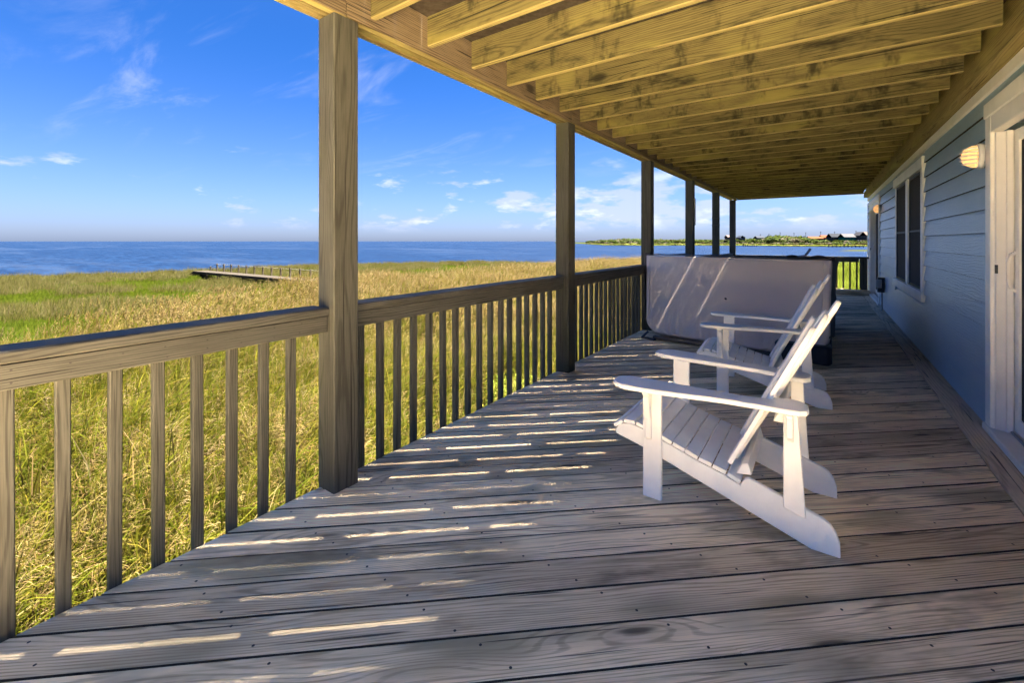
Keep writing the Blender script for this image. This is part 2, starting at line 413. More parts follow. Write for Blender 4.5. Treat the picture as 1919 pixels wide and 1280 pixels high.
# ------------------------------------------------------------------ posts
post_labels = ['thick weathered porch post nearest the camera, with a thin slanting sun stripe',
               'second porch post from the camera, standing at the end of the long baluster railing',
               'third porch post from the camera, just left of the grey hot tub cover',
               'fourth porch post, behind the hot tub cover, with a pale slanting cord',
               'fifth porch post, behind the hot tub cover, with white rope tied round it',
               'corner porch post at the far end of the deck beside the end railing']
BEAM_Z = EYE + 1.142
POST_Y = [1.2375, 3.665, 6.09, 8.52, 10.94, 13.25]
for i, y in enumerate(POST_Y):
    t = .14
    p = empty('porch_post', (-2.03, y + t / 2, 0))
    tag(p, post_labels[i], 'post', 'porch posts along the water side of the deck')
    b = bar('shaft', (-2.03, y + t / 2, -3.3), (-2.03, y + t / 2, BEAM_Z - .010), t, t, M['post'], p, (0, 1, 0), .006)
    if i == 3:
        bar('cord', (-1.957, y - .004, .62), (-1.955, y + .06, 1.75), .006, .006, M['rope'], p, (0, 1, 0), .001)
        box('bracket', (-1.958, y + .045, 1.55), (-1.935, y + .095, 2.05), M['grey'], p, axis='z')
    if i == 4:
        for zz in (1.62, 1.78):
            for (q0, q1) in (((-2.104, y - .004), (-1.956, y - .004)), ((-1.956, y - .004), (-1.956, y + .144))):
                bar('rope_wrap', (*q0, zz), (*q1, zz), .010, .014, M['rope'], p, ch=.002)
        bar('rope_wrap', (-1.956, y + .03, 1.78), (-1.955, y + .03, 1.55), .008, .008, M['rope'], p, (0, 1, 0), .001)

# ------------------------------------------------------------------ railings
def railing(y0, y1, label, phase):
    r = empty('railing', (-2.06, (y0 + y1) / 2, 0)); tag(r, label, 'railing', 'railing sections between the porch posts')
    box('cap_rail', (-2.142, y0 + .002, .880), (-1.998, y1 - .002, .919), M['rail'], r, .006)
    box('sub_rail', (-2.046, y0 + .004, .798), (-2.008, y1 - .006, .878), M['rail'], r, .004)
    nl = []; k = math.ceil((y0 + .02 - phase) / .1295)
    while phase + k * .1295 < y1 - .02:
        y = phase + k * .1295 + random.uniform(-.004, .004)
        bar('baluster', (-2.068 - .034, y, -.22), (-2.068 - .034 + random.uniform(-.003, .003), y + random.uniform(-.004, .004), .872), .036, .036, M['rail'], r, (0, 1, 0), .003)
        nl.append(y); k += 1
    v_, f_ = [], []
    for y in nl:
        for zz in (.820, .856):
            b = len(v_); yy = y + random.uniform(-.006, .006); zz += random.uniform(-.005, .005)
            v_ += [(-2.0072, yy + .0034 * math.cos(i * math.pi / 3), zz + .0034 * math.sin(i * math.pi / 3)) for i in range(6)]; f_.append(tuple(range(b, b + 6)))
    tag(add('nail_heads', mesh('nail_heads', v_, f_, M['nail']), None, r), kind='stuff')
    return r
ys = [-3.3] + POST_Y
rl = ['wooden railing section nearest the camera, left of the first post', 'wooden railing section between the first and second porch posts',
      'wooden railing section between second post and hot tub cover', 'wooden railing section hidden behind the left side of the hot tub cover',
      'far wooden railing section behind the hot tub cover, between fourth and fifth posts', 'farthest side railing section running up to the corner post']
for i in range(6):
    railing(ys[i] + (.14 if i else 0), ys[i + 1], rl[i], .194)
er = empty('end_railing', (-.6, 13.33, 0)); tag(er, 'wooden railing across the far end of the deck, marsh showing through', 'railing')
box('cap_rail', (-1.957, 13.25, .838), (.888, 13.392, .878), M['rail'], er, axis='x')
box('sub_rail', (-1.955, 13.30, .748), (.70, 13.338, .835), M['rail'], er, axis='x')
box('end_post', (.715, 13.302, -.2), (.855, 13.43, .836), M['post'], er, axis='z')
x = -1.80
while x < .70:
    bar('baluster', (x, 13.36, -.2), (x, 13.36, .83), .036, .036, M['rail'], er, (0, 1, 0)); x += .1295

# ------------------------------------------------------------------ deck overhead
JZ = EYE + 1.186; JD = .184
ud = empty('upper_deck', (-.6, 6.5, JZ)); tag(ud, 'wooden deck overhead on yellowish joists, seen from below', 'deck')
UY0, UY1 = .36, 13.60
j = 0
y = 3.49 - .408 * 7
while y < UY1 - .06:
    jo = box('joist', (-1.957, y, JZ), (.800, y + .038, JZ + JD), M['joist'], ud, axis='x', ch=.005); y += .408
    if len(jo.data.materials) < 2:
        jo.data.materials.append(M['joist_foot_lit'])   # lower edge lighter than the mildewed faces: bounced light put into the colour
        for q in jo.data.polygons:
            if q.normal.z < -.5: q.material_index = 1
box('end_joist', (-1.957, UY1 - .036, JZ - .035), (.800, UY1, JZ + JD - .001), M['beam'], ud, axis='x')
segs = [UY0] + [p + .07 for p in POST_Y[:-1]] + [UY1 - .04]
for a, b in zip(segs[:-1], segs[1:]):
    box('beam_board', (-1.998, a + .002, BEAM_Z + .001), (-1.960, b - .002, JZ + JD - .002), M['rim'], ud)
    box('beam_strip', (-1.997, a + .004, BEAM_Z - .0085), (-1.962, b - .004, BEAM_Z), M['beam'], ud, .002)
    box('beam_board', (-2.140, a + .002, BEAM_Z + .012), (-2.102, b - .002, JZ + JD - .002), M['beam'], ud)
    box('beam_strip', (-2.100, a + .003, BEAM_Z + .020), (-2.064, b - .003, BEAM_Z + .06), M['beam'], ud)
for a, b in ((UY0, 4.3), (4.304, 7.6), (7.604, 10.9), (10.904, UY1)):
    box('ledger', (.803, a, EYE + 1.055), (XW - .002, b, JZ - .002), M['beam'], ud)
    box('ledger', (.846, a, JZ), (XW - .002, b, JZ + JD - .002), M['beam'], ud)
def upper_gap(n_):                                  # gaps shaped to dim the sun stripes, tightest near the camera
    q = random.Random(round(n_ * 100)); f_ = q.uniform(.75, 1.1)
    if q.random() < (.5 if n_ < -4.0 else .16): return .0002
    return 0.0009 * f_ if n_ < -2.15 else (.0005 * q.uniform(.2, 1.2) if n_ < -1.45 else .0005 * q.uniform(.3, 1.2))
plank_set(ud, M['upper'], -2.20, XW - .002, UY0, UY1, .1493, upper_gap, -2.358, JZ + JD + .027, .0265, 0)

# ------------------------------------------------------------------ house
house = empty('house', (2, 7, 0)); tag(house, 'blue lap-sided house with white trim along the right of the deck', 'house')
HY0, HY1 = 1.62, 13.76  # near end cut short out of view, to let more light in
DOORS = [(1.75, 4.19), (10.95, 13.20)]             # outer edges of the casings
WIN = (6.43, 8.78); WZ = (.60, 2.17)
DZ = 2.062
me_core = None
box('wall_core', (XW + .16, HY0, -.6), (4.6, HY1 - .01, 7.6), M['siding'], house)
z = -.28; EXPO = .1585
def open_spans(z0, z1):
    cuts = []
    for a, b in DOORS:
        if z0 < DZ - .01: cuts.append((a + .03, b - .03))
    if z1 > WZ[0] + .01 and z0 < WZ[1] - .01: cuts.append((WIN[0] + .03, WIN[1] - .03))
    cuts.sort(); out = []; c = HY0
    for a, b in cuts:
        out.append((c, a)); c = b
    out.append((c, HY1 - .09)); return out
while z < 2.22:
    for a, b in open_spans(z, z + EXPO):
        if b - a < .05: continue
        pieces = [a]
        s = a + random.uniform(1.8, 3.4)
        while s < b - .8: pieces.append(s); s += 3.6
        pieces.append(b)
        for p0, p1 in zip(pieces[:-1], pieces[1:]):
            zt = z + EXPO + .02
            L = p1 - p0 - .0015
            # wedge section: foot proud, head tucked under the next course
            sec = [(0.0, .004), (-.0215, 0), (-.0235, .002), (-.0025, zt - z), (0.006, zt - z), (.006, 0)]
            v = [(0, -xx, zz) for xx, zz in sec] + [(L, -xx, zz) for xx, zz in sec]
            n6 = 6
            f = [(i, (i + 1) % n6, (i + 1) % n6 + n6, i + n6) for i in range(n6)] + [tuple(range(5, -1, -1)), tuple(range(6, 12))]
            me = mesh('siding_board', v, f, M['siding'])
            bm = bmesh.new(); bm.from_mesh(me); bmesh.ops.recalc_face_normals(bm, faces=bm.faces); bm.to_mesh(me); bm.free()
            Mx = Matrix(((0, -1, 0, XW + .002), (1, 0, 0, p0), (0, 0, 1, z), (0, 0, 0, 1)))
            me.materials.append(M['edge_shade'])
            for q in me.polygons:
                if q.center.z < .004: q.material_index = 1  # shadow line under each lap put into the colour
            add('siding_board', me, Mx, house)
    z += EXPO
box('wall_backing', (XW + .010, DOORS[0][1] - .02, -.6), (XW + .15, WIN[0] + .04, 7.6), M['siding'], house)
box('wall_backing', (XW + .010, WIN[0] + .045, -.6), (XW + .15, WIN[1] - .045, WZ[0] + .05), M['siding'], house)
box('wall_backing', (XW + .010, WIN[0] + .045, WZ[1] - .05), (XW + .15, WIN[1] - .045, 7.6), M['siding'], house)
box('wall_backing', (XW + .010, WIN[1] - .04, -.6), (XW + .15, DOORS[1][0] + .02, 7.6), M['siding'], house)
box('wall_backing', (XW + .010, DOORS[1][0] + .025, DZ - .05), (XW + .15, DOORS[1][1] - .025, 7.6), M['siding'], house)
box('wall_backing', (XW + .010, DOORS[1][1] - .02, -.6), (XW + .15, HY1 - .02, 7.6), M['siding'], house)
box('wall_backing', (XW + .010, DOORS[0][0] + .025, DZ - .05), (XW + .15, DOORS[0][1] - .025, 7.6), M['siding'], house)
box('wall_backing', (XW + .010, HY0, -.6), (XW + .15, DOORS[0][0] + .02, 7.6), M['siding'], house)
box('corner_board', (XW - .024, HY1 - .09, -.4), (XW + .008, HY1, 2.17), M['trim'], house, axis='z')
box('frieze_board', (XW - .026, HY0, 2.228), (XW + .009, HY1, EYE + 1.052), M['trim'], house)
z = -.28                                           # siding on the end wall round the corner
while z < 2.6:
    L = 4.6 - XW - .06
    sec = [(0.0, .004), (-.0215, 0), (-.0235, .002), (-.0025, EXPO + .02), (0.006, EXPO + .02), (.006, 0)]
    v = [(0, xx, zz) for xx, zz in sec] + [(L, xx, zz) for xx, zz in sec]
    f = [(i, (i + 1) % 6, (i + 1) % 6 + 6, i + 6) for i in range(6)] + [tuple(range(5, -1, -1)), tuple(range(6, 12))]
    me = mesh('siding_board', v, f, M['siding'])
    bm = bmesh.new(); bm.from_mesh(me); bmesh.ops.recalc_face_normals(bm, faces=bm.faces); bm.to_mesh(me); bm.free()
    add('siding_board', me, Matrix.Translation((XW + .06, HY0 - .008, z)), house); z += EXPO
box('corner_board', (XW - .024, HY0 - .034, -.4), (XW + .055, HY0 - .001, 2.60), M['trim'], house, axis='z')
# roof eave above the upper floor
ev = prism('roof', [(.36, 7.62), (.36, 7.80), (2.75, 9.1), (5.1, 7.80), (5.1, 7.62)], 'y', HY0 - .4, HY1 + .4, M['rim'], house)

def sliding_door(y0, y1, handle):
    """casing edges y0 (near) and y1 (far)"""
    d_ = empty('sliding_door', (XW, (y0 + y1) / 2, 0), house)
    P_ = .030; cw = .115
    box('casing', (XW - P_, y1 - cw, .004), (XW + .03, y1, DZ), M['white'], d_, axis='z', ch=.005)
    box('casing', (XW - P_, y0, .004), (XW + .03, y0 + cw, DZ), M['white'], d_, axis='z', ch=.005)
    box('head_casing', (XW - P_ - .004, y0 - .015, DZ + .001), (XW + .03, y1 + .015, DZ + .10), M['white'], d_, ch=.005)
    box('head_casing', (XW - P_ + .002, y0 + cw + .001, DZ - .11), (XW + .03, y1 - cw - .001, DZ - .001), M['white'], d_, ch=.004)
    box('jamb', (XW - .012, y1 - cw - .030, .05), (XW + .145, y1 - cw - .001, DZ - .115), M['trim'], d_, axis='z')
    box('jamb', (XW + .030, y1 - cw - .050, .05), (XW + .060, y1 - cw - .031, DZ - .115), M['trim'], d_, axis='z')
    box('jamb', (XW - .012, y0 + cw + .001, .05), (XW + .145, y0 + cw + .03, DZ - .115), M['trim'], d_, axis='z')
    box('sill', (XW - .045, y0 + .005, .004), (XW + .145, y1 - .005, .048), M['trim'], d_, ch=.006)
    box('track', (XW + .045, y0 + cw + .035, .049), (XW + .060, y1 - cw - .055, .064), M['grey'], d_)
    ym = (y0 + y1) / 2
    for k, (a, b, x0) in enumerate(((ym - .03, y1 - cw - .034, .066), (y0 + cw + .034, ym + .03, .104))):
        x1 = x0 + .032; X0 = XW + x0; X1 = XW + x1; fw = .075; z0, z1 = .066, DZ - .118
        fr_ = box('panel_frame', (X0, a, z0), (X1, a + fw, z1), M['white'], d_, axis='z')
        box('panel_frame', (X0, b - fw, z0), (X1, b, z1), M['white'], d_, axis='z')
        box('panel_frame', (X0, a + fw + .001, z0), (X1, b - fw - .001, z0 + .09), M['white'], d_)
        box('panel_frame', (X0, a + fw + .001, z1 - fw), (X1, b - fw - .001, z1), M['white'], d_)
        box('pane', (X0 + .011, a + fw + .001, z0 + .091), (X1 - .011, b - fw - .001, z1 - fw - .001), M['glass'], d_, axis='z')
        if k == 0 and handle:
            yy = b - .038
            pts = [(-.004, .93), (-.030, .95), (-.042, 1.0), (-.042, 1.12), (-.030, 1.17), (-.004, 1.19), (-.004, 1.17), (-.022, 1.155), (-.030, 1.11), (-.030, 1.01), (-.022, .965), (-.004, .95)]
            prism('handle', [(X0 + a_, z_) for a_, z_ in pts], 'y', yy - .011, yy + .011, M['white'], d_, (X0, yy, 1.06))
            box('handle_plate', (X0 - .004, yy - .018, .91), (X0 - .0005, yy + .018, 1.21), M['white'], d_, axis='z')
            box('latch', (XW - .018, y1 - cw - .036, 1.045), (XW - .004, y1 - cw - .031, 1.10), M['dark'], d_, axis='z', ch=.001)
    return d_
sliding_door(*DOORS[0], True)
sliding_door(*DOORS[1], True)

wn = empty('window', (XW, sum(WIN) / 2, 1.4), house)
P_ = .034
box('casing', (XW - P_, WIN[0], WZ[0] + .10), (XW + .03, WIN[0] + .11, WZ[1] - .12), M['white'], wn, axis='z', ch=.004)
box('casing', (XW - .018, WIN[1] - .11, WZ[0] + .10), (XW + .03, WIN[1], WZ[1] - .12), M['white'], wn, axis='z', ch=.004)
box('head_casing', (XW - P_ - .006, WIN[0] - .015, WZ[1] - .119), (XW + .03, WIN[1] + .015, WZ[1] + .005), M['white'], wn, ch=.004)
box('sill', (XW - P_ - .012, WIN[0] - .012, WZ[0] - .01), (XW + .03, WIN[1] + .012, WZ[0] + .099), M['white'], wn, ch=.005)
box('mullion', (XW - .028, 7.50, WZ[0] + .10), (XW + .03, 7.66, WZ[1] - .12), M['white'], wn, axis='z', ch=.004)
for a, b in ((WIN[0] + .111, 7.499), (7.661, WIN[1] - .111)):
    fr_ = box('screen_frame', (XW - .012, a, WZ[0] + .101), (XW + .02, a + .03, WZ[1] - .121), M['trim'], wn, axis='z')
    box('screen_frame', (XW - .012, b - .03, WZ[0] + .101), (XW + .02, b, WZ[1] - .121), M['dark'], wn, axis='z')
    box('screen_frame', (XW - .012, a + .031, WZ[0] + .101), (XW + .02, b - .031, WZ[0] + .125), M['beam'], wn)
    box('screen_frame', (XW - .012, a + .031, WZ[1] - .15), (XW + .02, b - .031, WZ[1] - .121), M['dark'], wn)
    box('screen_frame', (XW - .010, a + .031, 1.36), (XW + .02, b - .031, 1.385), M['dark'], wn)
    box('pane', (XW - .002, a + .031, WZ[0] + .126), (XW + .012, b - .031, 1.359), M['glass'], wn, axis='z')
    box('pane', (XW - .002, a + .031, 1.386), (XW + .012, b - .031, WZ[1] - .151), M['glass'], wn, axis='z')

def wall_lamp(y, z, label):
    l_ = empty('wall_lamp', (XW - .015, y, z)); tag(l_, label, 'lamp', 'oval bulkhead lamps on the house wall')
    ry, rz = .062, .083
    def ring(xo, sy, sz, n=28):
        return [(xo, ry * sy * math.cos(i * 2 * math.pi / n), rz * sz * math.sin(i * 2 * math.pi / n)) for i in range(n)]
    def lathe(name, prof, mat, cap=True):
        n = 28; v = []; f = []
        for xo, s in prof: v += ring(xo, s, s, n)
        for k in range(len(prof) - 1):
            for i in range(n): f.append((k * n + i, k * n + (i + 1) % n, (k + 1) * n + (i + 1) % n, (k + 1) * n + i))
        f.append(tuple(range((len(prof) - 1) * n, len(prof) * n))); f.append(tuple(reversed(range(n))))
        me = mesh(name, v, f, mat, True)
        bm = bmesh.new(); bm.from_mesh(me); bmesh.ops.recalc_face_normals(bm, faces=bm.faces); bm.to_mesh(me); bm.free()
        return add(name, me, Matrix.Translation((XW - .015, y, z)), l_)
    lathe('base', [(0, 1.05), (-.010, 1.08), (-.028, 1.06), (-.034, .98)], M['trim'])
    lathe('gasket', [(.008, 1.0), (-.001, 1.0)], M['dark'])
    lathe('shade', [(-.032, .93), (-.048, .92), (-.068, .84), (-.088, .68), (-.102, .45), (-.107, .15)], M['lamp'])
    for k in (-.62, -.3, 0.02, .34, .64):
        pts = []
        for i in range(13):
            a = -1 + 2 * i / 12; c = math.sqrt(max(0, 1 - k * k))
            yy = ry * .97 * c * a; s = math.sqrt(min(1, a * a * c * c + k * k)); xo = -.032 - .083 * math.sqrt(max(0, 1 - s ** 2.4))
            pts.append((xo, yy, rz * .97 * k))
        v = []; f = []
        for q in pts:
            b = len(v); v += [(q[0] + .004, q[1], q[2] - .004), (q[0] - .005, q[1], q[2] - .004), (q[0] - .005, q[1], q[2] + .004), (q[0] + .004, q[1], q[2] + .004)]
            if b: f += [(b - 4 + i, b - 4 + (i + 1) % 4, b + (i + 1) % 4, b + i) for i in range(4)]
        add('guard_bar', mesh('guard_bar', v, f, M['trim']), Matrix.Translation((XW - .015, y, z)), l_)
wall_lamp(4.30, EYE + .585, 'orange-glowing bulkhead lamp between the window and the near glass door')
wall_lamp(10.86, EYE + .62, 'small far bulkhead lamp on the wall beside the far door')

ob = empty('outlet_box', (XW, 10.2, .55)); tag(ob, 'dark weatherproof outlet box on the house wall with a pipe below', 'outlet')
box('housing', (XW - .115, 10.12, .34), (XW - .016, 10.25, .60), M['dark'], ob, axis='z', ch=.01)
box('cover', (XW - .135, 10.08, .42), (XW - .06, 10.119, .57), M['grey'], ob, axis='z', ch=.012)
bar('conduit', (XW - .05, 10.19, .004), (XW - .05, 10.19, .34), .026, .026, M['grey'], ob, (0, 1, 0), .008)

# ------------------------------------------------------------------ hot tub and its folded cover
tub = empty('hot_tub', (-.9, 7.2, 0)); tag(tub, 'dark hot tub behind its upright cover, only the lower corner showing', 'hot tub')
def rrect(x0, x1, y0, y1, r, n=5):
    out = []
    for cx_, cy_, a0 in ((x1 - r, y1 - r, 0), (x0 + r, y1 - r, 90), (x0 + r, y0 + r, 180), (x1 - r, y0 + r, 270)):
        for i in range(n + 1):
            a = rad(a0 + 90 * i / n); out.append((cx_ + r * math.cos(a), cy_ + r * math.sin(a)))
    return out
prism('body', rrect(-1.88, .085, 6.30, 8.10, .12), 'z', .001, .80, M['tub'], tub, (-.9, 7.2, 0), .01)
prism('lip', rrect(-1.90, .10, 6.28, 8.12, .13), 'z', .801, .86, M['dark'], tub, (-.9, 7.2, 0), .012)

cv = empty('hot_tub_cover', (-.9, 5.6, 0)); tag(cv, 'grey hot tub cover folded upright, leaning back with sun stripes across it', 'cover')
def soft_panel(name, fn, nx, nz, th, mat, parent):
    """padded sheet: fn(u,v) gives the front, pushed back by th"""
    v = []; f = []
    for s in (0, 1):
        for jz in range(nz + 1):
            for ix in range(nx + 1):
                p, nrm = fn(ix / nx, jz / nz); v.append(tuple(Vector(p) + Vector(nrm) * (th * s)))
    K = (nx + 1) * (nz + 1)
    idx = lambda i, j_: j_ * (nx + 1) + i
    for jz in range(nz):
        for ix in range(nx):
            a, b, c, d_ = idx(ix, jz), idx(ix + 1, jz), idx(ix + 1, jz + 1), idx(ix, jz + 1)
            f.append((a, b, c, d_)); f.append((K + d_, K + c, K + b, K + a))
    rim_ = [idx(i, 0) for i in range(nx + 1)] + [idx(nx, j_) for j_ in range(1, nz + 1)] + [idx(i, nz) for i in range(nx - 1, -1, -1)] + [idx(0, j_) for j_ in range(nz - 1, 0, -1)]
    for a, b in zip(rim_, rim_[1:] + rim_[:1]): f.append((b, a, K + a, K + b))
    me = mesh(name, v, f, mat, True)
    bm = bmesh.new(); bm.from_mesh(me); bmesh.ops.recalc_face_normals(bm, faces=bm.faces); bm.to_mesh(me); bm.free()
    return add(name, me, None, parent)
BLc, BRc, TLc, TRc = Vector((-1.86, 5.60, .085)), Vector((.045, 5.41, .055)), Vector((-2.0, 6.03, 1.055)), Vector((.075, 5.80, 1.045))
def cover_front(u, vv):
    # rounded lower corners, padded middle, puckered hem
    cr = .17; W = 2.0; Hh = 1.0
    x = u * W; zv = vv * Hh
    rl_, rr_ = cr * 1.0, cr * 1.55
    if zv < rl_:
        ins_ = rl_ - math.sqrt(max(0, rl_ * rl_ - (rl_ - zv) ** 2)); ir = (rr_ - math.sqrt(max(0, rr_ * rr_ - (rr_ - min(zv, rr_)) ** 2)))
    else: ins_ = 0; ir = (rr_ - math.sqrt(max(0, rr_ * rr_ - (rr_ - min(zv, rr_)) ** 2)))
    x = ins_ + u * (W - ins_ - ir); uu = x / W
    a = BLc.lerp(BRc, uu); b = TLc.lerp(TRc, uu); p = a.lerp(b, vv)
    e = min(u, 1 - u, .25) / .25; g_ = min(vv, 1 - vv, .25) / .25
    pad = .010 * math.sqrt(max(0, e * (2 - e))) * math.sqrt(max(0, g_ * (2 - g_)))
    puck = .010 * math.exp(-vv / .12) * math.sin(x * 55 + 3 * math.sin(x * 17)) + 0.0
    nb = Vector((.09, .90, -.38)).normalized()
    return p - nb * (pad + puck), nb
soft_panel('front_panel', cover_front, 90, 46, .13, M['cover'], cv)
def cover_back(u, vv):
    p, nb = cover_front(u * .985 + .0075, vv * .97 + .02)
    wob_ = .012 * mnoise.noise(Vector((u * 6, vv * 5, 4)))
    return p + nb * (.135 + wob_), nb
soft_panel('rear_panel', cover_back, 30, 20, .12, M['skirt'], cv)
# hanging skirt flaps at both ends and along the top
def flap(pts, depth, seed):
    """strip that follows pts and hangs back by depth, wrinkled"""
    v = []; f = []; nn = len(pts); K = 8
    for i, q in enumerate(pts):
        for k in range(K + 1):
            t_ = k / K
            w_ = Vector((mnoise.noise(Vector((i * .35, t_ * 2.5, seed))), mnoise.noise(Vector((i * .35, t_ * 2.5, seed + 5))), mnoise.noise(Vector((i * .35, t_ * 2.5, seed + 9)))))
            v.append(tuple(Vector(q) + Vector(depth) * t_ + w_ * .018 * (0.3 + t_)))
    for i in range(nn - 1):
        for k in range(K): a = i * (K + 1) + k; f.append((a, a + 1, a + K + 2, a + K + 1))
    me = mesh('skirt_flap', v, f, M['skirt'], True)
    o = add('skirt_flap', me, None, cv); md = o.modifiers.new('thick', 'SOLIDIFY'); md.thickness = .006; return o
right = [TRc.lerp(BRc, t_) + Vector((-.006, .03, .0)) for t_ in np.linspace(.0, .80, 22)]
flap(right, (.060, .34, -.03), 1.0)
left = [TLc.lerp(BLc, t_) + Vector((-.012 - .03 * math.sin(math.pi * t_), .02, 0)) for t_ in np.linspace(-.04, .86, 22)]
flap(left, (-.055, .22, .0), 2.0)
topl = [TLc.lerp(TRc, t_) + Vector((0, .02, .006)) for t_ in np.linspace(0, 1, 40)]
flap(topl, (0, .30, .004), 3.0)
ear = [TLc + Vector((-.03 + .01 * i, .0, .03)) for i in range(9)]
flap(ear, (-.03, .05, -.28), 4.0)
topr = [TRc + Vector((-.42 + .05 * i, .10, .035 + .012 * math.sin(i * 1.3))) for i in range(10)]
flap(topr, (.02, .20, -.05), 5.0)
bar('strap', (-.165, 5.92, 1.085), (-.115, 5.90, 1.165), .03, .02, M['bluecloth'], cv, ch=.006)
bar('strap', (-.235, 5.93, 1.075), (-.160, 5.92, 1.090), .06, .02, M['bluecloth'], cv, ch=.006)
bar('strap', (-1.90, 5.56, .015), (-1.72, 5.50, .012), .05, .022, M['strapm'], cv, ch=.006)
bar('strap', (-1.90, 5.575, .020), (-1.84, 5.62, .085), .05, .012, M['strapm'], cv, ch=.004)
for u_, v0, v1 in ((.022, .20, .985), (.965, .30, .985)):
    q0, nb_ = cover_front(u_, v0); q1, _ = cover_front(u_, v1)
    bar('piping', q0 - nb_ * .002, q1 - nb_ * .002, .009, .009, M['cover'], cv, ch=.003)
q0, nb_ = cover_front(.022, .985); q1, _ = cover_front(.965, .985)
bar('piping', q0 - nb_ * .002, q1 - nb_ * .002, .009, .009, M['cover'], cv, ch=.003)
bar('hem', (-1.75, 5.56, .035), (-.02, 5.47, .022), .09, .035, M['skirt'], cv, ch=.012)
bar('button', (-.93, 5.60, .58), (-.93, 5.63, .57), .022, .022, M['dark'], cv, ch=.006)
prism('foot_block', rrect(-.42, .075, 5.36, 5.64, .06), 'z', .001, .19, M['tub'], cv, (-.2, 5.5, 0), .02)

